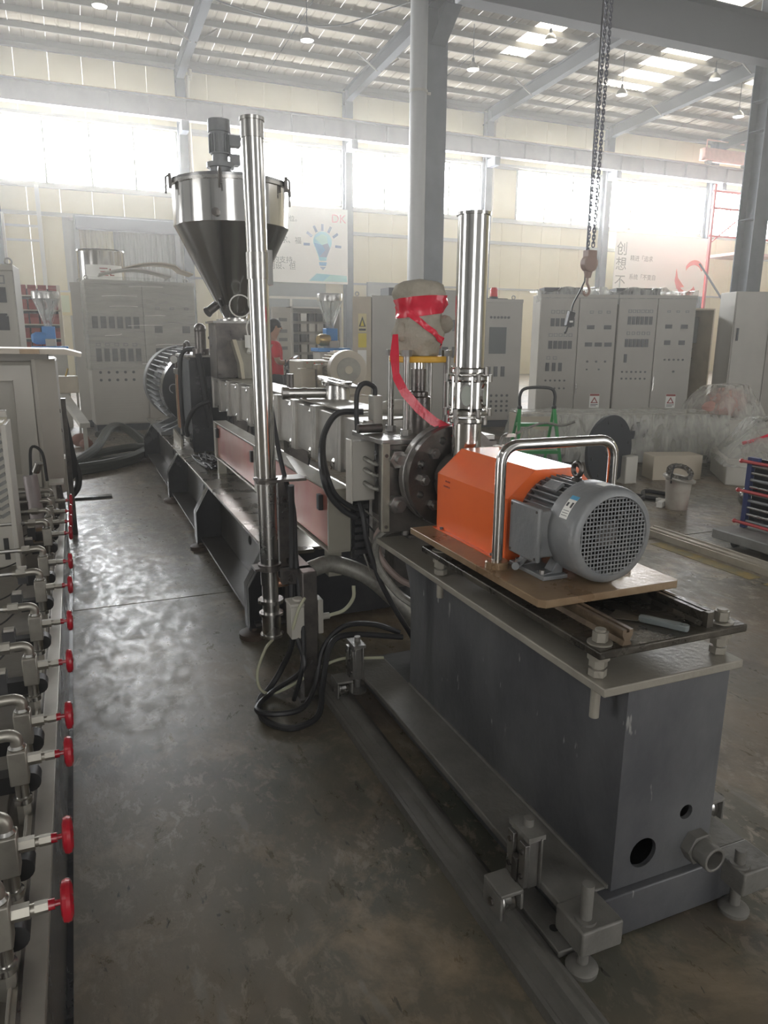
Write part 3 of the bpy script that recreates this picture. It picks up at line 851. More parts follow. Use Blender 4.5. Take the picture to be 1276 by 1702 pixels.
for yy in (1.80, 2.13): part('fixing_screw', MB().hexa((1.105, yy, .869), (1.105, yy, .876), .006), DARKST, G)
for k in range(7): part('vent_dimple', MB().cyl((1.1085 + .0, 2.09 + .012 * (k % 4), 1.02 + .018 * (k // 4)), (1.1095, 2.09 + .012 * (k % 4), 1.02 + .018 * (k // 4)), .003, n=8), DKRED, G)

# grey cutter motor
MT = thing('electric_motor', 'grey finned electric motor with round fan grille on the rusty plate', 'motor', (1.262, 1.58, .866))
mx, mz = 1.262, 1.0
part('fan_cover', MB().lathe((mx, 1.455, mz), (0, 1, 0), [(.004, .104), (0, .108), (.002, .120), (.010, .128), (.022, .131), (.118, .131), (.118, .127), (.02, .124), (.008, .104)], 48, True), MOTOR, MT, sharp=50)
g = MB()
for k in range(-9, 10):
    t = k * .0112; hl = math.sqrt(max(0, .105 ** 2 - t * t))
    g.box(mx + t - .0016, mx + t + .0016, 1.4575, 1.4595, mz - hl, mz + hl)
    g.box(mx - hl, mx + hl, 1.4580, 1.4600, mz + t - .0016, mz + t + .0016)
part('fan_grille', g, MOTOR, MT)
fan = MB().cyl((mx, 1.485, mz), (mx, 1.525, mz), .035, n=18)
for k in range(8):
    a = 2 * pi * k / 8
    fan.obox((mx + .065 * math.cos(a), 1.505, mz + .065 * math.sin(a)), (.07, .035, .003), Matrix.Rotation(-a, 3, 'Y'))
part('cooling_fan', fan, DARKST, MT)
part('backing_ring', MB().cyl((mx, 1.55, mz), (mx, 1.56, mz), .12, n=32), BLACKP, MT)
part('stator_housing', MB().lathe((mx, 1.56, mz), (0, 1, 0), [(0, .098), (.165, .098), (.17, .09)], 36), MOTOR, MT)
part('end_flange', MB().lathe((mx, 1.722, mz), (0, 1, 0), [(0, .09), (0, .11), (.012, .11), (.012, .05)], 36), DARKST, MT)
for k in range(40):
    a = 2 * pi * k / 40
    if (math.sin(a) < -.55 and abs(math.cos(a)) < .75) or (abs(a - pi) < .42): continue
    c, s_ = math.cos(a), math.sin(a)
    part('cooling_fin', MB().obox((mx + .1085 * c, 1.638, mz + .1085 * s_), (.024, .158, .0042), Matrix.Rotation(-a, 3, 'Y')), MOTOR, MT)
tb = part('terminal_box', MB().box(1.108, 1.165, 1.565, 1.685, .925, 1.055), MOTOR, MT, .006)
part('box_lid', MB().box(1.094, 1.108, 1.555, 1.695, .915, 1.065), MOTOR, tb, .005)
sc_ = MB()
for yy, zz in ((1.565, .925), (1.685, .925), (1.565, 1.055), (1.685, 1.055)): sc_.cyl((1.0925, yy, zz), (1.096, yy, zz), .004, n=8)
part('lid_screw', sc_, DARKST, tb)
part('cable_gland', MB().tube([(1.13, 1.66, .925), (1.125, 1.665, .895), (1.105, 1.66, .882), (1.085, 1.64, .885)], .011, 10, 4).hexa((1.13, 1.66, .925), (1.13, 1.66, .905), .016), MOTOR, MT)
for s in (-1, 1):
    ft = MB()
    ft.prism([(mx + s * .075, .868), (mx + s * .135, .868), (mx + s * .135, .880), (mx + s * .11, .884), (mx + s * .075, .94)], 'xz', 1.562, 1.60)
    ft.prism([(mx + s * .075, .868), (mx + s * .135, .868), (mx + s * .135, .880), (mx + s * .11, .884), (mx + s * .075, .94)], 'xz', 1.66, 1.70)
    ft.box(min(mx + s * .07, mx + s * .15), max(mx + s * .07, mx + s * .15), 1.545, 1.715, .867, .879)
    part('motor_foot', ft, MOTOR, MT, .002)
for s in (-1, 1):
    for yy in (1.57, 1.69): part('foot_bolt', MB().hexa((mx + s * .136, yy, .879), (mx + s * .136, yy, .890), .008), STEEL, MT)
part('eye_bolt', MB().cyl((mx, 1.625, 1.11), (mx, 1.625, 1.128), .014, n=14).lathe((mx, 1.625, 1.150), (1, 0, .0), [(.007 * math.cos(q), .018 + .007 * math.sin(q)) for q in [2 * pi * i / 8 for i in range(8)]], 18, True), DARKST, MT, sharp=60)
part('rating_plate', MB().obox((mx - .066, 1.64, mz + .106), (.034, .06, .01), Matrix.Rotation(-.56, 3, 'Y')), MOTOR, MT, .002)
# curved stickers on the fan cover
def sticker(a0, a1, y0, y1, r, mat, name, parent):
    m = MB(); n = 8; vs = []
    for k in range(n + 1):
        a = math.radians(a0 + (a1 - a0) * k / n)
        vs += [(mx + r * math.cos(a), y0, mz + r * math.sin(a)), (mx + r * math.cos(a), y1, mz + r * math.sin(a))]
    m.add(vs, [(2 * k, 2 * k + 1, 2 * k + 3, 2 * k + 2) for k in range(n)])
    return part(name, m, mat, parent)
lab = sticker(129, 159, 1.498, 1.53, .1315, WHITE, 'energy_label', MT)
sticker(129, 134.5, 1.498, 1.53, .1318, LABBLUE, 'label_band', lab)
sticker(139, 144, 1.518, 1.526, .1318, INSTR, 'label_mark', lab); sticker(138, 145, 1.501, 1.509, .1318, INSTR, 'label_mark', lab)
for a in (149, 152, 155): sticker(a, a + .8, 1.502, 1.526, .1318, INSTRF, 'label_line', lab)
sticker(86, 99, 1.485, 1.52, .1315, WHITE, 'small_label', MT)

# putty knife
K = thing('putty_knife', 'worn putty knife lying on the oily plate between the rails', 'tool', (1.27, 1.33, .806))
kd = Vector((1.335, 1.235, 0)) - Vector((1.235, 1.40, 0)); kd.normalize(); kn = Vector((-kd.y, kd.x, 0))
o0 = Vector((1.232, 1.405, .8085))
bl = [o0 - kn * .034, o0 + kn * .034, o0 + kd * .075 + kn * .012, o0 + kd * .075 - kn * .012]
part('blade', MB().add(bl + [p + Vector((0, 0, .002)) for p in bl], [(3, 2, 1, 0), (4, 5, 6, 7), (0, 1, 5, 4), (1, 2, 6, 5), (2, 3, 7, 6), (3, 0, 4, 7)]), WOODH, K)
hd = []
for t, w in ((.07, .009), (.085, .012), (.12, .011), (.16, .013), (.185, .012), (.19, .007)):
    hd.append((t, w))
pl = [o0 + kd * t + kn * w for t, w in hd] + [o0 + kd * t - kn * w for t, w in reversed(hd)]
hole = [tuple((o0 + kd * .172).xy + Vector((.004 * math.cos(2 * pi * i / 10), .004 * math.sin(2 * pi * i / 10)))) for i in range(10)]
part('handle', MB().prism([tuple(p.xy) for p in pl], 'xy', .807, .822, [hole]), TOOLG, K, .002)

# ------------------------------------------------------------------ die flange, cutting chamber and chrome outlet tower
dx, dz = 1.27, 1.0
DF = thing('die_flange', 'big round dark steel die flange bolted behind the orange guard', 'flange', (dx, 2.38, .78))
def ringbolts(y0, y1, R, n, r, ph=0., skip=()):
    for k in range(n):
        a = 2 * pi * k / n + ph
        if k in skip: continue
        part('flange_bolt', MB().hexa((dx + R * math.cos(a), y0, dz + R * math.sin(a)), (dx + R * math.cos(a), y1, dz + R * math.sin(a)), r).cyl((dx + R * math.cos(a), y0 - .012, dz + R * math.sin(a)), (dx + R * math.cos(a), y0, dz + R * math.sin(a)), r * .55, n=10), STEEL, DF)
hol = [circ(dx + .155 * math.cos(a), dz + .15 * math.sin(a), .014, 12) for a in (math.radians(q) for q in (112, 157, 202, 247, 67, 22, -23))]
part('front_disc', MB().prism(circ(dx, dz, .192, 56), 'xz', 2.345, 2.385, hol), DARKST, DF, .002)
part('rear_disc', MB().cyl((dx, 2.387, dz), (dx, 2.425, dz), .197, n=56), STEEL, DF, .002)
part('seal_ring', MB().cyl((dx, 2.425, dz), (dx, 2.45, dz), .17, n=40), DARKST, DF)
ringbolts(2.322, 2.345, .135, 8, .020, math.radians(0))
CH = thing('cutting_chamber', 'steel cutting chamber with tall polished outlet pipe and sight glass', 'outlet pipe', (dx, 2.27, .88))
part('chamber_body', MB().lathe((dx, 2.185, dz), (0, 1, 0), [(0, .085), (0, .118), (.02, .118), (.02, .105), (.10, .10), (.13, .105), (.135, .09)], 40), DARKST, CH)
tx, ty = 1.268, 2.268
part('lower_pipe', MB().cyl((tx, ty, 1.075), (tx, ty, 1.225), .052, n=32), CHROME, CH)
def clamp(z, parent, r=.064, pins=4):
    c = part('clamp_ring', MB().lathe((tx, ty, z), (0, 0, 1), [(-.010, .052), (-.010, r), (-.005, r + .005), (.005, r + .005), (.010, r), (.010, .052)], 32), CHROME, parent)
    for k in range(pins):
        p = MB()
        a = 2 * pi * k / pins + .5
        p.cyl((tx + (r + .009) * math.cos(a), ty + (r + .009) * math.sin(a), z - .013), (tx + (r + .009) * math.cos(a), ty + (r + .009) * math.sin(a), z + .013), .008, n=6)
        part('clamp_nut', p, STEEL, c)
clamp(1.222, CH); clamp(1.250, CH, .068, 6)
sg = part('sight_body', MB().lathe((tx, ty, 1.26), (0, 0, 1), [(0, .05), (.004, .060), (.095, .060), (.10, .05)], 32), CHROME, CH)
for k in range(5):
    a = math.radians(-135 + 12 + 72 * k)
    rm = Matrix.Rotation(a, 4, 'Z')
    ov = MB().prism([(.020 * math.cos(q), .036 * math.sin(q)) for q in [2 * pi * i / 20 for i in range(20)]], 'yz', .052, .0622, )
    ov2 = MB().prism([(.025 * math.cos(q), .041 * math.sin(q)) for q in [2 * pi * i / 20 for i in range(20)]], 'yz', .050, .0645, [[(.019 * math.cos(q), .035 * math.sin(q)) for q in [2 * pi * i / 20 for i in range(20)]]])
    mt = T((tx, ty, 1.31)) @ rm
    part('sight_window', ov.move(mt), SIGHT, sg); part('window_rim', ov2.move(mt), CHROME, sg)
for k in range(6):
    a = 2 * pi * k / 6 + .2
    part('tie_rod', MB().cyl((tx + .070 * math.cos(a), ty + .070 * math.sin(a), 1.25), (tx + .070 * math.cos(a), ty + .070 * math.sin(a), 1.375), .0045, n=8), CHROME, CH)
clamp(1.368, CH, .066, 6); clamp(1.394, CH, .062, 4)
part('upper_pipe', MB().lathe((tx, ty, 1.40), (0, 0, 1), [(0, .05), (0, .0525), (.50, .0525), (.50, .058), (.51, .058), (.51, .05), (.02, .048)], 36), CHROME, CH)
vb = MB().tube([(tx + .02, ty - .08, 1.12), (tx + .05, ty - .09, 1.125), (tx + .08, ty - .09, 1.13), (tx + .10, ty - .08, 1.165), (tx + .13, ty - .06, 1.17)], .006, 8, 4)
part('drain_tube', vb, STEEL, CH)
part('drain_valve', MB().hexa((tx + .06, ty - .09, 1.128), (tx + .10, ty - .085, 1.13), .012).box(tx + .12, tx + .16, ty - .07, ty - .055, 1.162, 1.172), WHITE, CH)

# ------------------------------------------------------------------ screen changer block, cylinder, junction box
SB = thing('screen_changer', 'dark steel screen changer block with big bolts behind the die flange', 'die head', (1.27, 2.62, .72))
part('block', MB().box(1.10, 1.44, 2.515, 2.76, .79, 1.115), DARKST, SB, .004)
part('front_block', MB().box(1.03, 1.51, 2.452, 2.515, .78, 1.115), DARKST, SB, .004)
part('adapter', MB().box(1.14, 1.40, 2.76, 2.868, .89, 1.13), STEEL, SB, .004)
part('top_plate', MB().box(1.02, 1.50, 2.455, 2.78, 1.115, 1.135), STEEL, SB, .003)
part('heater_cover', MB().box(1.014, 1.044, 2.436, 2.452, .79, 1.125), BEIGEMETAL, SB, .002)
for yy in (2.50, ):
    for zz in (.81, 1.08): part('cover_screw', MB().cyl((1.029, 2.431, zz), (1.029, 2.436, zz), .007, n=10), DARKST, SB)
for xx, zz in ((1.072, 1.066), (1.072, .895), (1.46, 1.066), (1.46, .895)):
    b = part('clamp_bolt', MB().hexa((xx, 2.452, zz), (xx, 2.415, zz), .036), STEEL, SB, .002)
    part('bolt_end', MB().cyl((xx, 2.415, zz), (xx, 2.39, zz), .018, n=14), STEEL, b)
part('pedestal_leg', MB().box(1.20, 1.27, 2.56, 2.66, .735, .79).box(1.17, 1.30, 2.54, 2.68, .722, .735), DARKST, SB)
part('support_column', MB().box(1.17, 1.25, 2.68, 2.78, .47, .79), DARKST, SB)
part('nut', MB().hexa((1.165, 2.56, .735), (1.165, 2.56, .755), .014), STEEL, SB)
part('guide_bar', MB().cyl((1.0, 2.66, 1.155), (1.10, 2.66, 1.155), .018, n=14), DARKST, SB)
HC = thing('hydraulic_cylinder', 'upright hydraulic cylinder on four rods under a yellow flange', 'cylinder', (1.24, 2.62, 1.135))
hx, hy = 1.24, 2.62
part('cylinder_barrel', MB().lathe((hx, hy, 1.136), (0, 0, 1), [(0, .05), (.14, .05), (.145, .042), (.16, .042), (.165, .03), (.25, .03)], 24), DARKST, HC)
part('piston_rod', MB().cyl((hx, hy, 1.30), (hx, hy, 1.415), .024, n=20), CHROME, HC)
for sx_ in (-1, 1):
    for sy_ in (-1, 1):
        px_, py_ = hx + sx_ * .085, hy + sy_ * .075
        b = part('guide_rod', MB().cyl((px_, py_, 1.136), (px_, py_, 1.45), .013, n=14), STEEL, HC)
        part('rod_nut', MB().hexa((px_, py_, 1.137), (px_, py_, 1.16), .022), STEEL, b); part('rod_nut', MB().hexa((px_, py_, 1.435), (px_, py_, 1.458), .020), STEEL, b)
part('flange', MB().lathe((hx, hy, 1.412), (0, 0, 1), [(0, .03), (0, .112), (.004, .115), (.020, .115), (.023, .112), (.023, .03)], 36), YELLOW, HC, label='yellow painted round flange')
# rag wrapped head with red tape
RG = thing('rag_bundle', 'grey rag bundle tied over the yellow flange', 'rag', (hx, hy, 1.436))
def bundle_r(t):
    prof = [(0, .078), (.04, .085), (.08, .10), (.12, .088), (.16, .082), (.19, .098), (.23, .104), (.262, .092), (.28, .055), (.285, 0)]
    for (a, ra), (b, rb_) in zip(prof[:-1], prof[1:]):
        if a <= t <= b: return ra + (rb_ - ra) * (t - a) / (b - a)
    return 0
def bundle_pt(t, a, extra=0.):
    r = bundle_r(t)
    v = Vector((math.cos(a), math.sin(a), t * 9))
    r = r * (1 + noise3(v * 1.3, 1.6, .16)) + noise3(Vector((a * 2.2, t * 18, 0)), 1.6, .008) * (r > .02) + extra
    return Vector((hx + r * math.cos(a), hy + r * math.sin(a), 1.437 + t))
m = MB(); NT, NA = 26, 48
vs = [bundle_pt(.285 * i / NT, 2 * pi * k / NA) for i in range(NT + 1) for k in range(NA)]
m.add(vs, [(i * NA + k, i * NA + (k + 1) % NA, (i + 1) * NA + (k + 1) % NA, (i + 1) * NA + k) for i in range(NT) for k in range(NA)] + [tuple(reversed(range(NA)))])
part('wrapped_rag', m, RAG, RG, sharp=80)
part('rag_knot', MB().sphere((hx + .085, hy - .05, 1.555), .035, 12, (1, .8, 1)), RAG, RG, sharp=80)
part('rag_knot', MB().sphere((hx - .088, hy - .03, 1.525), .03, 12, (.9, .8, 1.2)), RAG, RG, sharp=80)
TP = thing('red_tape', 'glossy red plastic tape wound around the rag bundle and hanging to the flange', 'tape', (hx, hy, 1.43))
def band(f0, f1, name):
    m = MB(); n = 60; vs = []
    for k in range(n):
        a = 2 * pi * k / n
        for j in range(5):
            t = f0(a) + (f1(a) - f0(a)) * j / 4
            vs.append(bundle_pt(min(.27, max(.01, t)), a, .005 + .002 * math.sin(7 * a + j * 2)))
    m.add(vs, [(5 * k + j, 5 * ((k + 1) % n) + j, 5 * ((k + 1) % n) + j + 1, 5 * k + j + 1) for k in range(n) for j in range(4)])
    part(name, m, REDFILM, TP, sharp=80)
band(lambda a: .150 + .012 * math.cos(a), lambda a: .212 + .01 * math.cos(a + 1), 'tape_band')
band(lambda a: .10 + .075 * math.cos(a - 2.9), lambda a: .128 + .075 * math.cos(a - 2.9), 'tape_band')
rp = [(1.105, 2.54, 1.515), (1.085, 2.50, 1.44), (1.08, 2.47, 1.365), (1.10, 2.44, 1.31), (1.15, 2.42, 1.25), (1.20, 2.40, 1.205), (1.235, 2.38, 1.185), (1.262, 2.34, 1.165)]
m = MB(); vs = []
for i, p in enumerate(rp):
    p = Vector(p); q = Vector(rp[min(i + 1, len(rp) - 1)]) - Vector(rp[max(i - 1, 0)])
    wdt = Vector((.68, -.1, .74)) if i > 1 else Vector((.9, -.35, .05))
    wdt = wdt.normalized() * (.017 if i else .010)
    nn = q.cross(wdt).normalized() * .0012
    vs += [p - wdt - nn, p + wdt - nn, p + wdt + nn, p - wdt + nn]
fs = []
for i in range(len(rp) - 1):
    fs += [(4 * i + k, 4 * i + (k + 1) % 4, 4 * i + 4 + (k + 1) % 4, 4 * i + 4 + k) for k in range(4)]
fs += [(3, 2, 1, 0), tuple(4 * (len(rp) - 1) + k for k in range(4))]
part('hanging_tape_end', m.add(vs, fs), REDFILM, TP, sharp=80)
# junction box with flexible conduits
JB = thing('junction_box', 'pale grey junction box with ribbed conduits beside the screen changer', 'junction box', (1.0, 2.72, .84))
part('box_body', MB().box(.992, 1.09, 2.70, 2.752, .855, 1.10), CABLITE, JB, .004)
part('box_lid', MB().box(.984, .992, 2.694, 2.758, .847, 1.108), CABLITE, JB, .003)
for k, zz in enumerate((1.03, .985, .93)):
    c = MB().tube([(1.045, 2.70, zz), (1.045, 2.665, zz - .004), (1.065, 2.63, zz - .014), (1.10, 2.62, zz - .02)], .0085, 8, 6)
    for q in range(9):
        t = q / 8; c.lathe((1.045 + .05 * t * t, 2.695 - .072 * t * (2 - t) , zz - .02 * t), (t, -(1 - t) - .01, 0), [(-.002, .009), (-.002, .0105), (.002, .0105), (.002, .009)], 8, True)
    part('flexible_conduit', c, HOSEGREY, JB)
part('mounting_bracket', MB().box(1.088, 1.10, 2.71, 2.75, .96, 1.0), DARKST, JB)
PB = thing('plug_block', 'upright grey heater plug on the barrel end with a bent black cable', 'plug', (1.17, 3.0, 1.16))
part('plug_body', MB().box(1.15, 1.19, 2.86, 2.93, 1.10, 1.265), CABGREY, PB, .004)
part('cable', MB().tube([(1.17, 2.9, 1.26), (1.165, 2.9, 1.30), (1.12, 2.9, 1.315), (1.09, 2.9, 1.28), (1.085, 2.9, 1.2), (1.085, 2.89, 1.12)], .011, 8, 5), CABLE, PB)
single('white_cloth', MB().sphere((1.32, 2.98, 1.20), .09, 16, (1.3, .8, .42)), PALEBOX, 'crumpled pale cloth on the barrel behind the cylinder rods', 'cloth')

# ================================================================== extruder on its long bench
BN = thing('extruder_bench', 'long dark steel extruder bench with trapezoid gusset legs', 'bench', (1.27, 6.5, 0))
bt = MB().prism([(.80, 3.36), (.80, 9.95), (1.74, 9.95), (1.74, 3.46), (1.26, 3.46), (1.26, 3.40), (1.03, 3.40), (1.03, 3.36)], 'xy', .452, .47)
part('bench_top', bt, BENCH, BN, .002)
part('side_web', MB().box(.885, .90, 3.4, 9.9, .09, .452), BENCHSIDE, BN)
part('side_web', MB().box(1.68, 1.695, 3.5, 9.9, .09, .452), BENCHSIDE, BN)
part('bottom_flange', MB().box(.735, .95, 3.42, 9.9, .075, .09), BENCHSIDE, BN)
part('bottom_flange', MB().box(1.64, 1.80, 3.5, 9.9, .075, .09), BENCHSIDE, BN)
part('end_plate', MB().box(.90, 1.68, 3.46, 3.475, .06, .452), BLACKP, BN)
for yy in (4.2, 5.9, 7.9):
    part('web_hole_ring', MB().lathe((.884, yy, .31), (-1, 0, 0), [(0, .001), (0.001, .022), (.003, .022), (.003, .028), (0, .028)], 16), SEAM, BN)
for yy in (3.46, 5.18, 6.87, 9.35):
    lg = MB().prism([(.885, .05), (.885, .45), (.80, .45), (.705, .28), (.705, .05)], 'xz', yy, yy + .014)
    lg.prism([(.705, .05), (.705, .28), (.80, .45), (.81, .45), (.715, .28), (.715, .05)], 'xz', yy - .03, yy + .08)
    o = part('gusset_leg', lg, BLACKP, BN, .002)
    part('foot_pad', MB().lathe((.735, yy + .02, 0), (0, 0, 1), [(0, .075), (.025, .075), (.032, .06), (.034, .02)], 22).cyl((.735, yy + .02, .03), (.735, yy + .02, .09), .016, n=10), FOOTM, o)
    part('gusset_leg', MB().prism([(1.69, .05), (1.69, .45), (1.74, .45), (1.835, .28), (1.835, .05)], 'xz', yy, yy + .014), BLACKP, BN)
part('foot_pad', MB().cyl((1.80, 3.5, 0), (1.80, 3.5, .05), .07, n=18).cyl((1.80, 9.3, 0), (1.80, 9.3, .05), .07, n=18), DARKST, BN)

BR = thing('extruder_barrel', 'segmented machined steel extruder barrel above the bench', 'barrel', (1.27, 4.8, .47))
NB = 10; L = .388
by0 = 2.87
seg = None
for k in range(NB):
    y0 = by0 + k * L
    b = MB().box(1.135, 1.405, y0 + .045, y0 + L - .045, .895, 1.145)
    o = part('barrel_segment', b, BARREL, BR, .004)
    part('segment_flange', MB().box(1.12, 1.42, y0 + .002, y0 + .045, .88, 1.16), BARREL, o, .003)
    part('segment_flange', MB().box(1.12, 1.42, y0 + L - .045, y0 + L - .002, .88, 1.16), BARREL, o, .003)
    bo = MB()
    for zz in (.915, 1.125): bo.hexa((1.135, y0 + .045, zz), (1.135, y0 + .085, zz), .016)
    bo.cyl((1.16, y0 + L * .4, .86), (1.16, y0 + L * .4, .895), .022, n=12)
    part('segment_bolt', bo, SATIN, o)
    if k % 2 == 0:
        part('sensor_wire', MB().tube([(1.15, y0 + .16, .87), (1.14, y0 + .16, .80), (1.16, y0 + .20, .70), (1.22, y0 + .22, .62)], .005, 6, 4), CABLE, o)
for yy in (3.05, 4.5, 6.2):
    part('barrel_support', MB().box(1.2, 1.34, yy - .05, yy + .05, .47, .88), DARKST, BR)
part('top_cover_strip', MB().box(1.16, 1.38, by0 + L, by0 + NB * L - .4, 1.160, 1.168), BEIGEMETAL, BR)
single('vent_plug', MB().cyl((1.30, 4.72, 1.168), (1.30, 4.72, 1.27), .024, n=16).cyl((1.30, 4.72, 1.168), (1.30, 4.72, 1.18), .04, n=16), DARKST, 'short black vent plug standing on the barrel', 'plug')
VP = thing('vacuum_port', 'steel vacuum port with side pipe and flared funnel on the barrel', 'vent port', (1.36, 3.92, 1.16))
part('funnel', MB().lathe((1.35, 3.92, 1.162), (0, 0, 1), [(0, .075), (.08, .068), (.085, .085), (.10, .088), (.10, .06), (.02, .05)], 26), SATIN, VP)
part('flange_ring', MB().lathe((1.35, 3.92, 1.255), (.22, -.12, 1), [(0, .06), (0, .115), (.012, .115), (.012, .06)], 28, True), SATIN, VP)
part('flange_knob', MB().sphere((1.46, 3.84, 1.245), .016, 10), DARKST, VP)
part('side_pipe', MB().cyl((1.285, 3.93, 1.20), (1.05, 3.98, 1.20), .028, n=18).lathe((1.05, 3.98, 1.20), (-1, .2, 0), [(-.035, .028), (-.035, .034), (.0, .036), (.004, .028)], 18).lathe((1.17, 3.955, 1.20), (-1, .2, 0), [(-.012, .028), (-.012, .032), (.012, .032), (.012, .028)], 18), SATIN, VP)

GB = thing('gearbox', 'tall dark grey gearbox with finned side between motor and barrel', 'gearbox', (1.27, 7.15, .47))
part('housing', MB().box(.955, 1.60, 6.80, 7.60, .55, 1.325), BLACKP, GB, .008)
part('front_plate', MB().box(.94, 1.62, 6.775, 6.80, .472, 1.30), BLACKP, GB, .003)
part('top_cover', MB().box(.93, 1.62, 6.78, 7.62, 1.325, 1.345), CABGREY, GB, .003)
part('base_block', MB().box(.96, 1.60, 6.82, 7.58, .472, .55), DARKST, GB)
for k in range(9):
    part('cooling_rib', MB().box(.932, .957, 6.86 + k * .082, 6.875 + k * .082, .62, 1.30), MOTOR, GB)
for yy, m_ in ((7.52, RUST), (7.40, COPPER), (7.28, MOTOR)):
    part('oil_pipe', MB().tube([(.915, yy, 1.18), (.912, yy, .9), (.915, yy, .62)], .013, 8), m_, GB)
part('pipe_manifold', MB().box(.90, .95, 7.2, 7.62, 1.15, 1.20), DARKST, GB)
gg = part('pressure_gauge', MB().lathe((.915, 7.58, 1.285), (-.5, -.86, 0), [(-.02, .045), (.02, .045), (.022, .04)], 18).cyl((.925, 7.58, 1.2), (.925, 7.58, 1.25), .012, n=8), DARKST, GB)
part('gauge_face', MB().lathe((.915, 7.58, 1.285), (-.5, -.86, 0), [(.0225, .0), (.0225, .038)], 18), WHITE, gg)
for yy in (6.85, 6.95, 7.1, 7.3): part('pipe_fitting', MB().hexa((.915, yy, .56), (.915, yy, .64), .02), SATIN, GB)
part('cable_bunch', MB().tube([(1.02, 6.74, 1.36), (1.05, 6.72, 1.1), (1.08, 6.73, .85), (1.10, 6.74, .7)], .03, 8, 4), RUBBER, GB)
lf = part('lantern_bracket', MB().prism([(7.02, .472), (7.6, .472), (7.6, .60), (7.55, .60), (7.02, .56)], 'yz', .86, .88), BEIGEMETAL, GB)
part('breather_column', MB().cyl((1.06, 6.84, 1.345), (1.06, 6.84, 1.40), .075, n=18).cyl((1.06, 6.84, 1.40), (1.06, 6.84, 1.55), .05, n=16).sphere((1.06, 6.84, 1.57), .055, 12), DARKST, GB)
part('lifting_eye', MB().lathe((1.0, 7.3, 1.40), (1, .3, 0), [(.015 * math.cos(q), .055 + .015 * math.sin(q)) for q in [2 * pi * i / 8 for i in range(8)]], 18, True), DARKST, GB)
part('black_hose', MB().tube([(.90, 7.05, .60), (.885, 7.02, .9), (.89, 7.0, 1.25), (.93, 6.96, 1.38), (1.02, 6.9, 1.40)], .02, 8, 5), RUBBER, GB)
part('black_hose', MB().tube([(.90, 6.84, .62), (.885, 6.75, .72), (.95, 6.66, .88), (1.08, 6.62, .95)], .02, 8, 5), RUBBER, GB)
part('black_hose', MB().tube([(1.12, 6.7, 1.50), (1.18, 6.6, 1.46), (1.28, 6.55, 1.58), (1.22, 6.6, 1.44)], .018, 8, 5), RUBBER, GB)
part('mounting_post', MB().box(1.42, 1.44, 6.70, 6.76, 1.16, 1.42).box(1.30, 1.32, 6.70, 6.76, 1.16, 1.42), DARKST, GB)

# main drive motor
DM = thing('drive_motor', 'large finned dark grey drive motor behind the gearbox', 'motor', (1.2, 8.6, .47))
ax, az = 1.19, .96
part('stator_housing', MB().lathe((ax, 8.1, az), (0, 1, 0), [(0, .36), (1.0, .36)], 40), DRIVEM, DM)
part('end_shield', MB().lathe((ax, 7.72, az), (0, 1, 0), [(0, .12), (0, .20), (.16, .25), (.22, .375), (.30, .39), (.38, .39), (.38, .1)], 40), BLACKP, DM)
part('shield_ring', MB().lathe((ax - .26, 7.90, az + .02), (-.35, -1, 0), [(-.01, .04), (-.01, .05), (.012, .05), (.012, .04)], 20, True), DRIVEM, DM)
part('fan_cover', MB().lathe((ax, 9.1, az), (0, 1, 0), [(0, .43), (.015, .445), (.30, .445), (.36, .40), (.36, 0)], 48), DRIVEM, DM)
for k in range(44):
    a = 2 * pi * k / 44
    if math.sin(a) < -.72: continue
    if math.cos(a) > .55: continue
    part('cooling_fin', MB().obox((ax + .395 * math.cos(a), 8.6, az + .395 * math.sin(a)), (.075, 1.0, .012), Matrix.Rotation(-a, 3, 'Y')), DRIVEM, DM)
part('coupling', MB().cyl((ax, 7.6, az), (ax, 7.72, az), .10, n=20), DRIVEM, DM)
for s in (-1, 1):
    ftm = MB()
    ftm.prism([(ax + s * .14, .60), (ax + s * .36, .51), (ax + s * .36, .472), (ax + s * .14, .472)], 'xz', 8.12, 8.2)
    ftm.prism([(ax + s * .14, .60), (ax + s * .36, .51), (ax + s * .36, .472), (ax + s * .14, .472)], 'xz', 8.45, 8.53)
    ftm.prism([(ax + s * .14, .60), (ax + s * .36, .51), (ax + s * .36, .472), (ax + s * .14, .472)], 'xz', 8.9, 8.98)
    ftm.box(min(ax + s * .2, ax + s * .4), max(ax + s * .2, ax + s * .4), 8.1, 9.0, .472, .51)
    part('motor_foot', ftm, DRIVEM, DM)

# feed hopper with agitator
HP = thing('feed_hopper', 'large polished conical feed hopper with agitator motor on its lid', 'hopper', (1.27, 6.3, 1.168))
ox, oy = 1.275, 6.3
part('hopper_cone', MB().lathe((ox, oy, 1.66), (0, 0, 1), [(0, .095), (.70, .455)], 48), HOPPER, HP)
part('hopper_cylinder', MB().lathe((ox, oy, 2.36), (0, 0, 1), [(0, .455), (0.004, .46), (.30, .46)], 56), CHROME, HP)
part('rim_ring', MB().lathe((ox, oy, 2.66), (0, 0, 1), [(0, .46), (0, .478), (.022, .478), (.022, .46)], 48), SATIN, HP)
part('hopper_lid', MB().lathe((ox, oy, 2.683), (0, 0, 1), [(0, .475), (.018, .475), (.03, .44), (.035, 0)], 48), HOPPER, HP)
for a in (190, 250, 10, 320, 80):
    q = math.radians(a); x_, y_ = ox + .49 * math.cos(q), oy + .49 * math.sin(q)
    part('lid_clamp', MB().box(x_ - .012, x_ + .012, y_ - .012, y_ + .012, 2.62, 2.73).tube([(x_, y_, 2.72), (x_ + .03 * math.cos(q), y_ + .03 * math.sin(q), 2.70), (x_ + .035 * math.cos(q), y_ + .035 * math.sin(q), 2.58)], .009, 6), DARKST, HP)
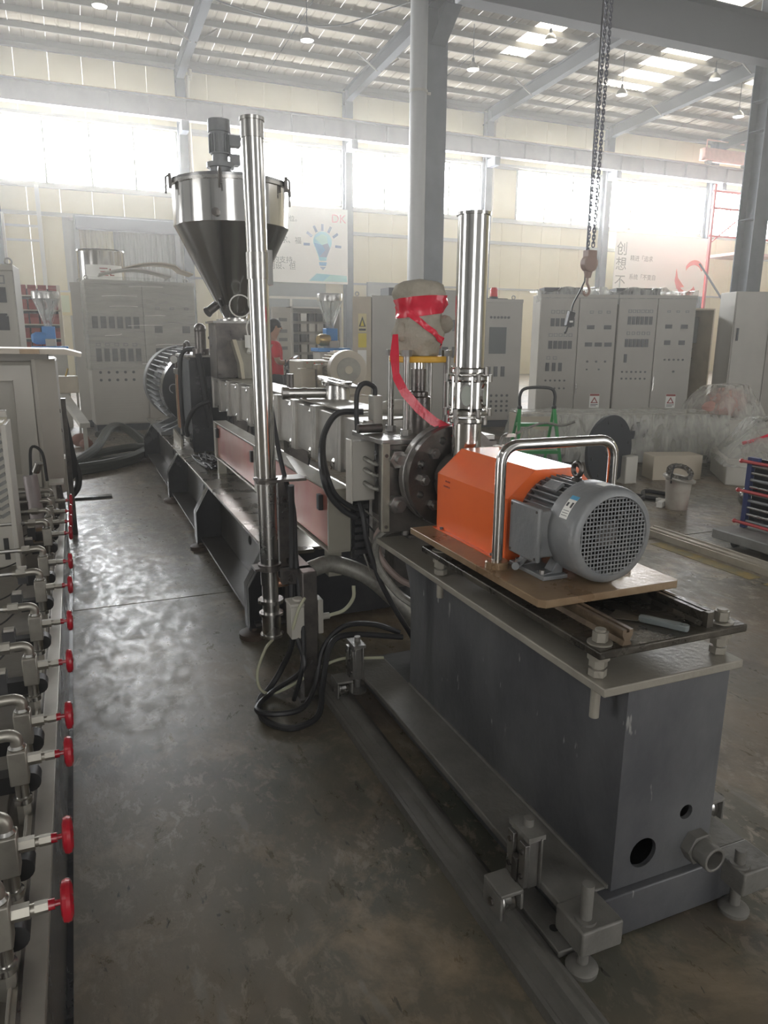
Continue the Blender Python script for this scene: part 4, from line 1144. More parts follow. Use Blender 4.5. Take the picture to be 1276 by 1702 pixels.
part('sight_port', MB().lathe((ox + .03, oy - .225, 2.11), (0, -1, -.45), [(-.02, .075), (.02, .08), (.022, .06), (.018, 0)], 24), SATIN, HP)
part('blank_plug', MB().lathe((ox - .2, oy - .42, 2.42), (-.4, -1, 0), [(-.02, .03), (.02, .03), (.024, .015), (.024, 0)], 14), DARKST, HP)
part('outlet_spout', MB().cyl((ox - .16, oy - .05, 1.76), (ox - .24, oy - .08, 1.70), .035, n=14).cyl((ox - .235, oy - .078, 1.704), (ox - .245, oy - .082, 1.697), .042, n=14), DARKST, HP)
am = part('agitator_gearbox', MB().lathe((ox - .07, oy, 2.715), (0, 0, 1), [(0, .12), (.03, .12), (.03, .085), (.10, .085), (.10, .11), (.135, .11), (.135, .06), (.2, .06)], 28).box(ox + .0, ox + .08, oy - .05, oy + .05, 2.84, 2.92), MOTOR, HP)
part('agitator_motor', MB().lathe((ox - .07, oy, 2.915), (0, 0, 1), [(0, .075), (.16, .078), (.16, .088), (.25, .088), (.255, .07), (.255, 0)], 28).box(ox + .0, ox + .09, oy - .05, oy + .04, 2.98, 3.06), MOTOR, am)
for k in range(20):
    a = 2 * pi * k / 20
    part('motor_rib', MB().obox((ox - .07 + .08 * math.cos(a), oy + .08 * math.sin(a), 2.99), (.014, .005, .13), Matrix.Rotation(a, 3, 'Z')), MOTOR, am)
part('throat_flange', MB().lathe((ox, oy, 1.63), (0, 0, 1), [(0, .10), (0, .16), (.018, .16), (.018, .10)], 28, True).cyl((ox, oy, 1.55), (ox, oy, 1.66), .10, n=24), SATIN, HP)
FD = part('feeder_box', MB().box(1.08, 1.47, 6.16, 6.50, 1.17, 1.625), DARKST, HP, .006)
part('box_flange', MB().box(1.06, 1.49, 6.14, 6.52, 1.615, 1.632), SATIN, FD)
part('front_window', MB().lathe((1.30, 6.158, 1.49), (0, -1, 0), [(0, .05), (.008, .055), (.008, .04), (.004, 0)], 20), DARKST, FD)
part('feed_chute', MB().prism([(1.19, 1.48), (1.42, 1.48), (1.42, 1.24), (1.36, 1.17), (1.25, 1.17), (1.24, 1.30)], 'xz', 6.02, 6.155), BEIGEMETAL, HP, .004)
part('chute_edge', MB().prism([(1.185, 1.485), (1.215, 1.485), (1.265, 1.30), (1.275, 1.17), (1.25, 1.17), (1.235, 1.30)], 'xz', 6.005, 6.02), CREAMDARK, HP)
part('wire_loop', MB().tube([(1.33, 6.0, 1.92), (1.32, 5.98, 1.75), (1.355, 5.98, 1.70), (1.30, 5.98, 1.60), (1.31, 5.99, 1.50)], .006, 6, 5).tube([(1.25 + .085 * math.cos(q), 5.97, 1.745 + .085 * math.sin(q)) for q in [2 * pi * i / 18 for i in range(18)]], .006, 6, closed=True), WHITE, HP)
part('cable_gland', MB().cyl((1.31, 5.995, 1.42), (1.31, 5.995, 1.52), .028, n=12).cyl((1.31, 5.995, 1.38), (1.33, 6.02, 1.42), .018, n=10), WHITE, HP)

# guard tray with red panels beside the barrel
TR = thing('guard_tray', 'long pale steel guard channel with faded red panels below the barrel', 'guard', (.98, 4.3, .47))
part('rear_sheet', MB().box(1.035, 1.045, 2.87, 5.68, .60, .865), BEIGEMETAL, TR)
part('top_flange', MB().box(.945, 1.045, 2.87, 5.68, .865, .875), BEIGEMETAL, TR, .002)
part('bottom_flange', MB().box(.945, 1.045, 2.87, 5.68, .592, .602), BEIGEMETAL, TR, .002)
for a, b in ((2.87, 2.885), (5.60, 5.68), (4.22, 4.30), (4.12, 4.14)):
    part('end_post', MB().box(.945, 1.035, a, b, .602, .865), BEIGEMETAL, TR)
part('red_panel', MB().box(.958, .964, 2.90, 4.12, .61, .855), REDPANEL, TR, label='faded red panel')
part('red_panel', MB().box(.958, .964, 4.30, 5.59, .61, .855), REDPANEL, TR, label='faded red panel')
for yy in (3.0, 4.16, 4.36, 5.55): part('latch', MB().box(.938, .958, yy - .02, yy + .02, .76, .83), RUBBER, TR, .003)
for yy in (2.95, 5.64): part('support_leg', MB().box(.96, 1.02, yy - .03, yy + .03, .47, .592), BEIGEMETAL, TR)
tf = thing('wire_tangle', 'tangle of thin black wires on the bench beside the gearbox', 'wire', (.95, 6.2, .47))
for k in range(6):
    p = [(.88 + .22 * random.random(), 5.75 + .9 * random.random(), .478 + .02 * random.random()) for _ in range(6)]
    part('wire', MB().tube(p, .008, 6, 5), CABLE, tf)
cb = thing('terminal_strip', 'dark terminal strip with thin wires at the barrel end above the bench', 'terminal strip', (1.05, 2.9, .6))
part('strip', MB().box(1.05, 1.13, 2.86, 2.90, .56, .86), BLACKP, cb, .003)
for k in range(8):
    part('terminal', MB().box(1.06, 1.12, 2.848, 2.86, .58 + k * .034, .602 + k * .034), INSTR, cb)
for k in range(5):
    z = .58 + .05 * k
    part('lead', MB().tube([(1.10, 2.85, z), (1.13 + .02 * k, 2.80, z - .10), (1.22 + .02 * k, 2.82, z - .13), (1.33, 2.9, z - .02)], .004, 6, 6), CABLE if k % 2 else HOSEGREY, cb)

# ------------------------------------------------------------------ chrome pole, bracket post, boxes and hoses
PO = thing('chrome_pole', 'tall polished stainless pipe standing in front of the hopper', 'pipe', (.695, 2.95, .23))
q0, q1 = Vector((.688, 2.95, 2.29)), Vector((.700, 2.95, .93))
part('upper_pipe', MB().cyl(q1, q0, .0405, n=32), CHROME, PO)
part('top_cap', MB().cyl(q0, q0 + Vector((0, 0, .012)), .047, n=28).cyl(q0 - Vector((0, 0, .06)), q0, .043, n=28), SATIN, PO)
mid = q1.lerp(q0, .62)
part('pole_clamp', MB().cyl(mid - Vector((0, 0, .05)), mid + Vector((0, 0, .05)), .044, n=24).box(mid.x + .01, mid.x + .055, 2.93, 2.99, mid.z - .07, mid.z + .06), SATIN, PO, label='clamp with small black toggle')
part('lower_pipe', MB().cyl((.702, 2.95, .46), q1, .0395, n=28), SATIN, PO)
part('bottom_pipe', MB().cyl((.703, 2.95, .30), (.702, 2.95, .50), .036, n=24), SATIN, PO)
part('collar', MB().box(.655, .86, 2.90, 3.0, .915, .926).lathe((.70, 2.95, .92), (0, 0, 1), [(-.012, .04), (-.012, .047), (.012, .047), (.012, .04)], 24), DARKST, PO)
part('collar', MB().box(.63, .78, 2.91, 2.99, .535, .545).lathe((.702, 2.95, .54), (0, 0, 1), [(-.014, .04), (-.014, .05), (.014, .05), (.014, .04)], 24), DARKST, PO)
part('union_ring', MB().lathe((.703, 2.95, .385), (0, 0, 1), [(-.008, .036), (-.008, .055), (.008, .055), (.008, .036)], 24), SATIN, PO)
part('bottom_fitting', MB().lathe((.703, 2.95, .22), (0, 0, 1), [(0, .03), (0, .05), (.012, .05), (.012, .042), (.10, .042), (.10, .052), (.112, .052), (.112, .03)], 24), SATIN, PO)
part('side_branch', MB().cyl((.73, 2.95, .46), (.80, 2.93, .47), .02, n=14), COPPER, PO)
part('mast_bar', MB().box(.755, .80, 2.975, 3.005, .50, .92), DARKST, PO)
part('rear_stay', MB().bar((.86, 2.95, .92), (.95, 3.5, .92), .03, .008), BEIGEMETAL, PO)
PT = thing('square_post', 'dark square steel post carrying the pole bracket', 'post', (.81, 2.77, 0))
part('post_tube', MB().box(.785, .848, 2.735, 2.80, .0, .565), DARKST, PT, .004)
part('arm', MB().box(.72, .848, 2.80, 2.845, .50, .56).box(.785, .848, 2.80, 3.34, .515, .56), DARKST, PT)
part('base_plate', MB().box(.76, .875, 2.71, 2.825, 0, .01), DARKST, PT)
part('long_bolt', MB().cyl((.73, 2.86, .49), (.86, 2.82, .49), .006, n=8), SATIN, PT)
SJ = thing('switch_box', 'small pale switch box fixed to the dark square post', 'switch box', (.78, 2.76, .22))
part('box_body', MB().box(.728, .784, 2.71, 2.79, .29, .43), CABLITE, SJ, .004)
part('box_cap', MB().box(.724, .784, 2.705, 2.795, .43, .445).cyl((.77, 2.75, .445), (.77, 2.75, .455), .025, n=14), CABLITE, SJ, .004)
part('box_rear', MB().box(.849, .872, 2.73, 2.80, .29, .44), CABGREY, SJ, .003)
part('gland', MB().cyl((.872, 2.77, .35), (.91, 2.77, .35), .014, n=12), CABGREY, SJ)
part('yellow_wire', MB().tube([(.91, 2.77, .35), (.98, 2.78, .36), (1.03, 2.8, .40), (1.04, 2.82, .45)], .008, 8, 6), WIREYEL, SJ)
part('yellow_wire', MB().tube([(.785, 2.70, .47), (.755, 2.69, .43), (.73, 2.70, .34)], .006, 6, 6), WIREYEL, SJ)
single('braided_hose', MB().tube([(.80, 2.88, .50), (.885, 2.90, .525), (.98, 2.91, .53), (1.12, 2.88, .47), (1.24, 2.86, .36), (1.34, 2.80, .24), (1.42, 2.70, .17)], .038, 14, 8), HOSEGREY, 'thick braided grey hose arching from the post behind the stand', 'hose')
single('white_cable', MB().tube([(.70, 2.92, .215), (.65, 2.86, .20), (.60, 2.80, .13), (.605, 2.78, .06), (.65, 2.78, .03), (.70, 2.76, .05), (.774, 2.75, .085), (.855, 2.75, .125), (.95, 2.73, .16), (1.05, 2.71, .155), (1.13, 2.69, .152)], .0065, 8, 8), WIREYEL, 'pale yellow cable looping from the pole foot to the stand', 'cable')
for pts, r, lab in (([(.765, 2.80, .92), (.775, 2.84, .70), (.765, 2.83, .45), (.755, 2.80, .25), (.72, 2.86, .10), (.66, 2.85, .02), (.595, 2.77, .014), (.578, 2.617, .014), (.632, 2.52, .014), (.70, 2.503, .014), (.79, 2.557, .02), (.85, 2.68, .10), (.90, 2.72, .24), (1.0, 2.74, .26), (1.24, 2.74, .21)], .013, 'black cable with the wider floor loop beside the post'),
                    ([(.755, 2.72, .29), (.76, 2.66, .18), (.66, 2.78, .04), (.563, 2.666, .035), (.618, 2.60, .034), (.731, 2.60, .036), (.82, 2.70, .07), (.88, 2.77, .20), (.98, 2.79, .28), (1.12, 2.79, .27), (1.24, 2.77, .22)], .012, 'black cable with the tighter floor loop beside the post'),
                    ([(.735, 3.02, 1.32), (.758, 3.01, 1.12), (.785, 3.0, .95), (.80, 2.90, .80), (.79, 2.84, .6), (.775, 2.70, .3), (.75, 2.66, .16), (.73, 2.71, .02)], .010, 'thin black cable strapped down the polished pipe')):
    single('black_cable', MB().tube(pts, r, 8, 8), CABLE, lab, 'cable')
for pts, r, m_, lab in (([(1.03, 2.73, .86), (1.027, 2.67, .80), (1.041, 2.66, .69), (1.094, 2.66, .53), (1.164, 2.66, .388), (1.236, 2.66, .267), (1.29, 2.68, .17)], .011, CABLE, 'black conduit dropping from the junction box behind the stand'),
                        ([(1.22, 2.62, .74), (1.13, 2.635, .74), (1.08, 2.66, .68), (1.09, 2.66, .58), (1.15, 2.60, .48), (1.20, 2.50, .44)], .017, HOSEGREY, 'grey hose bending over the rear end of the stand flange'),
                        ([(1.23, 2.64, .755), (1.14, 2.66, .755), (1.10, 2.70, .70), (1.12, 2.70, .60), (1.18, 2.64, .52), (1.24, 2.54, .50)], .014, pmat('pinkish_hose', (.36, .28, .25), .5), 'pinkish hose bending beside the grey one over the stand flange'),
                        ([(1.155, 3.0, 1.185), (1.05, 3.03, 1.180), (.985, 3.02, 1.107), (.945, 2.96, 1.017), (.914, 2.84, .943), (.940, 2.835, .86), (1.0, 2.835, .79), (1.06, 2.83, .75)], .014, CABLE, 'black heater cable arching down in front of the barrel'),
                        ([(1.17, 3.06, 1.182), (1.07, 3.10, 1.175), (1.01, 3.09, 1.10), (.968, 3.00, 1.01), (.935, 2.845, .94), (.962, 2.835, .865), (1.02, 2.835, .81), (1.08, 2.83, .78)], .011, CABLE, 'thinner black heater cable arching beside the barrel')):
    single('hose', MB().tube(pts, r, 8, 8), m_, lab, 'hose')

# ================================================================== neighbouring machine with the red valve row
MF = thing('manifold_bench', 'low grey-brown machine bench with channel edge under the red valves', 'bench', (-.4, 3, 0))
TRAY = pmat('tray_grey_brown', (.20, .185, .165), .42, .4, (.27, .25, .22), 5, .35, .7, .1, 50)
part('side_skirt', MB().box(-.150, -.138, .35, 5.2, .03, .45), BLACKP, MF)
part('kick_flange', MB().box(-.150, -.125, .35, 5.2, .02, .034), BLACKP, MF)
part('bench_body', MB().box(-.95, -.152, .35, 5.2, .0, .41), DARKST, MF)
part('bench_top', MB().box(-.95, -.19, .35, 5.2, .41, .436), TRAY, MF)
part('channel_lip', MB().box(-.185, -.128, .35, 4.9, .452, .470).box(-.185, -.179, .35, 4.9, .436, .476), pmat('channel_pale_steel', (.44, .42, .38), .34, .7, (.36, .34, .3), 6), MF, .0015)
part('slot_cover', MB().box(-.170, -.164, .35, 4.9, .470, .475), DARKST, MF)
for yy in (.72, .86, .98):
    part('end_plug', MB().lathe((-.215 - (.02 if yy > .95 else 0), yy, .436), (0, 0, 1), [(0, .03), (.02, .03), (.026, .024), (.026, .018), (.016, .016), (.016, 0)], 20), NICKEL, MF)
part('manifold_block', MB().box(-.42, -.225, 1.0, 4.7, .436, .462), TRAY, MF, .003)

def valve_proto():
    v = thing('needle_valve', 'v', 'valve', (0, 0, 0), 'needle valves with red handwheels')
    # origin on the lip (x=0 is the body axis), z=0 is bench top
    b = part('valve_body', MB().box(-.020, .018, -.019, .019, .100, .180), NICKEL, v, .003)
    part('bonnet', MB().hexa((.016, 0, .150), (.045, 0, .150), .0135).cyl((.045, 0, .150), (.052, 0, .150), .009, n=12).hexa((.052, 0, .150), (.072, 0, .150), .0105), NICKEL, v)
    part('stem', MB().cyl((.072, 0, .150), (.082, 0, .150), .009, n=12).cyl((.082, 0, .150), (.105, 0, .150), .005, n=10), REDPAINT, v)
    w = MB().lathe((.106, 0, .150), (1, 0, 0), [(-.006 + .0085 * math.cos(q), .0275 + .0068 * math.sin(q)) for q in [2 * pi * i / 8 for i in range(8)]], 26, True)
    w.lathe((.100, 0, .150), (1, 0, 0), [(-.006, .009), (.008, .009), (.010, .005)], 14)
    for k in range(5):
        a = 2 * pi * k / 5 + .3
        w.bar((.100, .008 * math.cos(a), .150 + .008 * math.sin(a)), (.100, .025 * math.cos(a), .150 + .025 * math.sin(a)), .008, .006, (1, 0, 0))
    part('handwheel', w, REDPAINT, v, label='red cast handwheel')
    part('top_union', MB().lathe((0, 0, .178), (0, 0, 1), [(0, .016), (.006, .018), (.012, .014)], 16), SATIN, v)
    e = part('elbow', MB().tube([(0, 0, .186), (0, 0, .204), (-.014, 0, .214), (-.045, 0, .214)], .013, 12, 4), NICKEL, v)
    part('compression_nut', MB().hexa((-.045, 0, .214), (-.075, 0, .214), .0175).cyl((-.075, 0, .214), (-.088, 0, .214), .011, n=12), NICKEL, v)
    part('supply_tube', MB().tube([(-.085, 0, .214), (-.25, .004, .212), (-.46, .0, .205)], .0085, 8, 4), STEEL, v)
    part('lower_union', MB().lathe((0, 0, .05), (0, 0, 1), [(0, .019), (.012, .019), (.014, .014), (.048, .015), (.055, .017)], 16), SATIN, v)
    part('lower_nipple', MB().hexa((0, 0, .0), (0, 0, .05), .016), NICKEL, v)
    s = part('solenoid_coil', MB().lathe((.012, .058, .07), (0, 1, .0), [(-.022, .012), (-.020, .024), (.02, .024), (.024, .014)], 18).box(-.075, -.008, .04, .076, .05, .092), RUBBER, v)
    part('coil_plug', MB().box(-.105, -.068, .036, .080, .06, .12), INSTR, s)
    part('coil_cap', MB().box(-.10, -.07, .045, .071, .12, .128), CABLITE, s)
    part('coil_wire', MB().tube([(-.09, .04, .06), (-.14, .0, .03), (-.22, -.06, .02), (-.32, -.09, .015)], .003, 6, 4), CABLE, s)
    return v
ys = [1.13, 1.305, 1.606, 1.78, 2.11, 2.44, 2.82, 3.14, 3.62, 3.86, 4.1, 4.38]
ords = ['nearest the bench end plugs', 'second from the bench end plugs', 'third from the bench end plugs', 'fourth from the bench end plugs', 'fifth from the bench end plugs', 'sixth from the bench end plugs', 'seventh from the bench end plugs', 'eighth from the bench end plugs',
        'fourth from the grey housing', 'third from the grey housing', 'second from the grey housing', 'closest to the grey housing']
pv = valve_proto()
for i, (y, od) in enumerate(zip(ys, ords)):
    labl = 'nickel needle valve with red handwheel, ' + od
    if i == 0:
        pv.location = (-.186, y, .450); pv['label'] = labl
    else:
        dup(pv, (-.186, y, .450), None, labl)

# grey housing and oddments behind the valves
GH = thing('machine_housing', 'large pale grey sheet housing behind the valve row', 'housing', (-.5, 4.8, .43))
part('housing_body', MB().prism([(-.95, 4.75), (-.22, 4.75), (-.12, 4.85), (-.12, 5.9), (-.95, 5.9)], 'xy', .55, 1.36), CABGREY, GH, .02)
part('front_frame', MB().prism([(-.95, .62), (-.24, .62), (-.24, 1.34), (-.95, 1.34)], 'xz', 4.72, 4.75, [[(-.93, .70), (-.34, .70), (-.34, 1.25), (-.93, 1.25)]]), CABLITE, GH, .004)
part('corner_edge', MB().prism([(-.235, 4.74), (-.215, 4.735), (-.11, 4.84), (-.115, 4.86)], 'xy', .56, 1.37), CABLITE, GH)
part('housing_foot', MB().box(-.9, -.16, 4.8, 5.15, .436, .55), DARKST, GH)
part('side_tab', MB().prism([(4.9, .30), (5.2, .30), (5.16, .75), (4.95, .75)], 'yz', -.118, -.108), CABLITE, GH)
for zz in (1.05, .93): part('rivet', MB().cyl((-.118, 4.95, zz), (-.108, 4.95, zz), .012, n=10), DARKST, GH)
BD = thing('cover_board', 'long pale board lying across the top of the grey housing', 'board', (-.3, 4.9, 1.37))
part('board', MB().prism([(-1.0, 1.415), (-.05, 1.40), (.035, 1.385), (.04, 1.405), (-.05, 1.43), (-1.0, 1.445)], 'xz', 4.6, 5.2), pmat('pale_board', (.60, .54, .45), .5), BD)
part('board_clip', MB().box(-.28, -.18, 4.59, 4.61, 1.405, 1.43), RUST, BD); part('board_clip', MB().box(-.6, -.5, 4.59, 4.61, 1.41, 1.435), RUST, BD)
part('board_rest', MB().box(-.9, -.15, 4.8, 5.1, 1.36, 1.402), CABGREY, BD)
RB = thing('heater_panel', 'pale sheet panel with chevron ribs in front of the grey housing', 'panel', (-.5, 3.7, .46))
part('panel_sheet', MB().prism([(3.62, .462), (3.66, .462), (3.66, 1.18), (3.62, 1.18)], 'yz', -.95, -.30), CABLITE, RB, .004)
part('panel_side', MB().box(-.31, -.29, 3.40, 3.66, .462, 1.14), CABLITE, RB, .003)
part('panel_cap', MB().box(-.95, -.30, 3.40, 3.66, 1.14, 1.15), CREAMDARK, RB)
for k in range(11):
    zz = .72 + k * .036
    part('chevron_rib', MB().bar((-.40, 3.615, zz), (-.365, 3.615, zz - .02), .012, .014).bar((-.365, 3.615, zz - .02), (-.33, 3.615, zz), .012, .014), INSTRF, RB)
for zz in (.80, .72): part('hole_plug', MB().cyl((-.32, 3.612, zz), (-.32, 3.622, zz), .012, n=10), SEAM, RB)
part('slot', MB().box(-.37, -.35, 3.612, 3.622, .50, .60), SEAM, RB)
CY = thing('pneumatic_cylinder', 'small pinkish grey cylinder leaning beside the ribbed panel', 'cylinder', (-.24, 4.1, .47))
part('cylinder_tube', MB().cyl((-.245, 4.1, .52), (-.265, 4.12, .80), .035, n=16), pmat('pinkish_steel', (.42, .38, .38), .4, .3), CY)
part('cylinder_base', MB().box(-.30, -.20, 4.04, 4.16, .4365, .53), RUST, CY, .004)
part('rod_end', MB().cyl((-.235, 4.1, .82), (-.215, 4.08, .87), .02, n=12), CHROME, CY)
part('air_tube', MB().tube([(-.26, 4.12, .80), (-.25, 4.2, .93), (-.20, 4.2, .90), (-.19, 4.2, .75)], .008, 6, 6), RUBBER, CY)
AB = thing('angle_bracket', 'upright pale angle bracket at the end of the valve row', 'bracket', (-.14, 4.65, .436))
part('bracket_plate', MB().prism([(4.52, .478), (4.75, .478), (4.75, .66), (4.6, .66)], 'yz', -.185, -.165), CABLITE, AB)
part('bracket_cap', MB().box(-.20, -.12, 4.55, 4.7, .66, .672), CABLITE, AB)
part('bracket_web', MB().prism([(-.165, .478), (-.125, .478), (-.14, .66), (-.165, .66)], 'xz', 4.70, 4.71), DARKST, AB)
DS = thing('dark_rubber_apron', 'dark rubber sheet and hose hanging off the grey housing corner', 'apron', (-.08, 5.95, .4))
part('sheet', MB().prism([(5.95, 1.02), (6.0, 1.02), (6.2, .45), (6.18, .40), (6.05, .42)], 'yz', -.115, -.105).prism([(-.13, 1.05), (-.105, 1.05), (-.05, .58), (-.055, .46), (-.11, .40)], 'xz', 6.02, 6.03), RUBBER, DS)
part('hanging_hose', MB().tube([(-.075, 6.06, .58), (-.05, 6.06, .46), (-.06, 6.04, .36), (-.11, 6.0, .30)], .026, 10, 5), RUBBER, DS)
part('support_bar', MB().box(-.14, -.09, 5.95, 6.03, .0, 1.05), DARKST, DS)
single('black_flat_bar', MB().box(-.14, .22, 7.27, 7.36, 0.0, .02), BLACKP, 'black flat bar lying on the aisle floor', 'bar')
FH = thing('floor_hose', 'coil of thick dark corrugated hoses on the floor before the wrapped cabinet', 'hose', (.35, 9.6, 0))
for pts, r in (([(-.2, 8.6, .06), (.1, 8.75, .06), (.45, 9.1, .06), (.75, 9.7, .07), (.95, 10.3, .08)], .07),
               ([(-.15, 9.0, .06), (.15, 9.6, .16), (.35, 10.4, .30), (.55, 10.6, .28), (.78, 10.2, .10)], .055),
               ([(-.1, 9.4, .05), (.3, 9.7, .10), (.6, 9.8, .12), (.85, 10.0, .08)], .05),
               ([(-.2, 9.2, .03), (.2, 9.3, .05), (.5, 9.6, .05), (.9, 9.9, .05)], .035),
               ([(.2, 10.6, .20), (.5, 11.0, .25), (.75, 10.8, .15), (.85, 10.4, .06)], .04)):
    part('hose', MB().tube(pts, r, 10, 6), pmat('dark_green_grey_hose', (.09, .095, .08), .6) if 'dark_green_grey_hose' not in MATS else MATS['dark_green_grey_hose'], FH)

# ================================================================== cabinets
def cabinet(label, pl, pr, zt, depth, doors, gear, mat=CABGREY, name='control_cabinet', plinth=.12, eyes=True):
    """pl, pr: front corners on the floor; gear(k, x0, x1, root, door) fits the instruments of door k in local coordinates"""
    pl, pr = Vector((*pl, 0)), Vector((*pr, 0))
    w = (pr - pl).length
    o = thing(name, label, 'cabinet', (0, 0, 0))
    part('carcass', MB().box(0, w, .02, depth, plinth, zt), mat, o, .004)
    part('plinth', MB().box(.02, w - .02, .05, depth - .02, 0, plinth), CABDARK, o)
    part('top_rail', MB().box(0, w, .0, .02, zt - .055, zt), mat, o)
    dw = w / doors
    for k in range(doors):
        x0, x1 = k * dw + .008, (k + 1) * dw - .008
        d = part('door', MB().box(x0, x1, -.004, .018, plinth + .02, zt - .065), mat, o, .003)
        if gear: gear(k, x0, x1, o, d)
    if eyes:
        for xx in (.06, w - .06):
            part('lifting_eye', MB().lathe((xx, depth / 2, zt + .045), (0, 1, 0), [(.009 * math.cos(q), .03 + .009 * math.sin(q)) for q in [2 * pi * i / 8 for i in range(8)]], 14, True).cyl((xx, depth / 2, zt), (xx, depth / 2, zt + .02), .02, n=10), CABGREY, o)
    o.location = pl
    o.rotation_euler = (0, 0, math.atan2((pr - pl).y, (pr - pl).x))
    return o, w
def meter(x, z, d, w=.075, h=.11, proto={}):
    key = (w, h)
    b = part('controller', MB().box(x - w / 2, x + w / 2, -.014, -.004, z - h / 2, z + h / 2), INSTR, d)
    return b
def meters(xs, z, d, w=.075, h=.11, mat=None):
    for x in xs:
        part('controller', MB().box(x - w / 2, x + w / 2, -.013, -.004, z - h / 2, z + h / 2).box(x - w / 2 + .008, x + w / 2 - .008, -.016, -.013, z - h / 2 + .01, z + h / 2 - .03), mat or INSTR, d)
def frames(xs, z, d, w=.07, h=.06):
    for x in xs:
        part('meter_frame', MB().prism([(x - w / 2, z - h / 2), (x + w / 2, z - h / 2), (x + w / 2, z + h / 2), (x - w / 2, z + h / 2)], 'xz', -.010, -.004, [[(x - w / 2 + .012, z - h / 2 + .012), (x + w / 2 - .012, z - h / 2 + .012), (x + w / 2 - .012, z + h / 2 - .012), (x - w / 2 + .012, z + h / 2 - .012)]]), INSTRF, d)
def buttons(xs, z, d, r=.02, mat=None):
    for x in xs: part('push_button', MB().cyl((x, -.018, z), (x, -.004, z), r, n=10), mat or BUTTON, d)
def lin(a, b, n): return [a + (b - a) * i / (n - 1) for i in range(n)]
def handle(x, z, d): part('door_handle', MB().box(x - .02, x + .02, -.03, -.004, z - .12, z + .12), INSTR, d, .004)
def warn(x, z, d, s=.18, zt=None):
    w = part('warning_label', MB().box(x - s / 2, x + s / 2, -.007, -.004, z - s * .7, z + s * .7), WHITE, d, label='white warning label with red triangle')
    return w
def warn_art(x, z, o, s=.18):
    part('warning_triangle', MB().prism([(x - s * .38, z - s * .25), (x + s * .38, z - s * .25), (x, z + s * .4)], 'xz', -.0095, -.007, [[(x - s * .22, z - s * .16), (x + s * .22, z - s * .16), (x, z + s * .2)]]), DKRED, o)
    part('warning_header', MB().box(x - s * .48, x + s * .48, -.009, -.007, z + s * .48, z + s * .68), DKRED, o)
    part('warning_text', MB().box(x - s * .38, x + s * .38, -.009, -.007, z - s * .42, z - s * .36).box(x - s * .38, x + s * .2, -.009, -.007, z - s * .55, z - s * .49), INSTR, o)

def gear_b1(k, x0, x1, o, d):
    w = x1 - x0
    if k == 0:
        frames(lin(x0 + .22, x1 - .10, 5), 1.98, d); meters(lin(x0 + .22, x1 - .10, 5), 1.80, d, .07, .14)
        frames(lin(x0 + .20, x1 - .12, 5), 1.58, d); meters(lin(x0 + .20, x1 - .12, 5), 1.41, d, .07, .14)
        frames(lin(x0 + .18, x0 + .30, 2), 1.18, d); meters(lin(x0 + .17, x0 + .40, 3), 1.02, d, .065, .15)
        buttons(lin(x0 + .15, x1 - .18, 5), .78, d, .018); buttons(lin(x0 + .15, x1 - .18, 5), .64, d, .018)
    else:
        frames(lin(x0 + .22, x1 - .15, 3), 1.98, d, .07, .05)
        meters(lin(x0 + .22, x1 - .15, 2), 1.72, d, .13, .07); meters(lin(x0 + .2, x1 - .12, 3), 1.42, d, .13, .07)
        buttons(lin(x0 + .2, x1 - .15, 3), 1.12, d); buttons(lin(x0 + .2, x0 + .42, 2), .98, d, .016)
        warn(x0 + .38, .42, d); warn_art(x0 + .38, .42, d)
        part('key_slot', MB().box(x0 + .015, x0 + .035, -.02, -.004, .55, .72), STEEL, d)
def gear_b2(k, x0, x1, o, d):
    if k == 0:
        frames(lin(x0 + .2, x1 - .1, 6), 2.0, d, .06); meters(lin(x0 + .2, x1 - .1, 6), 1.84, d, .06, .14)
        frames(lin(x0 + .2, x1 - .12, 5), 1.62, d, .06); meters(lin(x0 + .18, x1 - .14, 6), 1.45, d, .06, .14)
        meters([x0 + .18], 1.18, d, .05, .15); buttons(lin(x0 + .14, x1 - .12, 6), .94, d, .018); buttons(lin(x0 + .14, x1 - .12, 6), .82, d, .018)
    else:
        frames(lin(x0 + .2, x1 - .15, 3), 2.0, d, .06, .04)
        meters(lin(x0 + .22, x1 - .18, 2), 1.74, d, .12, .07); meters(lin(x0 + .22, x1 - .2, 2), 1.46, d, .11, .08)
        buttons(lin(x0 + .2, x1 - .15, 5), 1.16, d, .018); buttons([x0 + .38], .95, d, .02)
        warn(x0 + .38, .42, d); warn_art(x0 + .38, .42, d)
        part('key_slot', MB().box(x0 + .015, x0 + .035, -.02, -.004, .60, .86), STEEL, d)
cb1, wB = cabinet('grey control cabinet with panel meters below the chain hook', (7.69, 11.24), (8.98, 10.75), 2.28, .6, 2, gear_b1)
cb2, wB2 = cabinet('grey control cabinet with panel meters before the opened cabinet', (8.995, 10.74), (10.30, 10.24), 2.28, .6, 2, gear_b2)
def gear_a(k, x0, x1, o, d):
    if k == 0:
        meters(lin(x1 - .33, x1 - .18, 2), 1.72, d, .1, .18); meters(lin(x1 - .33, x1 - .18, 2), 1.28, d, .1, .18)
        meters(lin(x1 - .62, x1 - .5, 2), 1.72, d, .1, .18); meters(lin(x1 - .62, x1 - .5, 2), 1.28, d, .1, .18)
        part('red_display', MB().box(x1 - .42, x1 - .24, -.012, -.004, .80, .88), DKRED, d); meters([x1 - .14], .84, d, .09, .18)
        handle(x1 - .05, .58, d)
    else:
        buttons(lin(x0 + .28, x1 - .25, 6), 1.86, d, .022)
        part('touch_screen', MB().box(x0 + .26, x1 - .28, -.014, -.004, 1.26, 1.70), SCREEN, d, .003)
        meters(lin(x0 + .27, x1 - .32, 3), .96, d, .07, .17)
        for z in (.55, .45, .37, .29): buttons(lin(x0 + .14, x1 - .22, 6), z, d, .022)
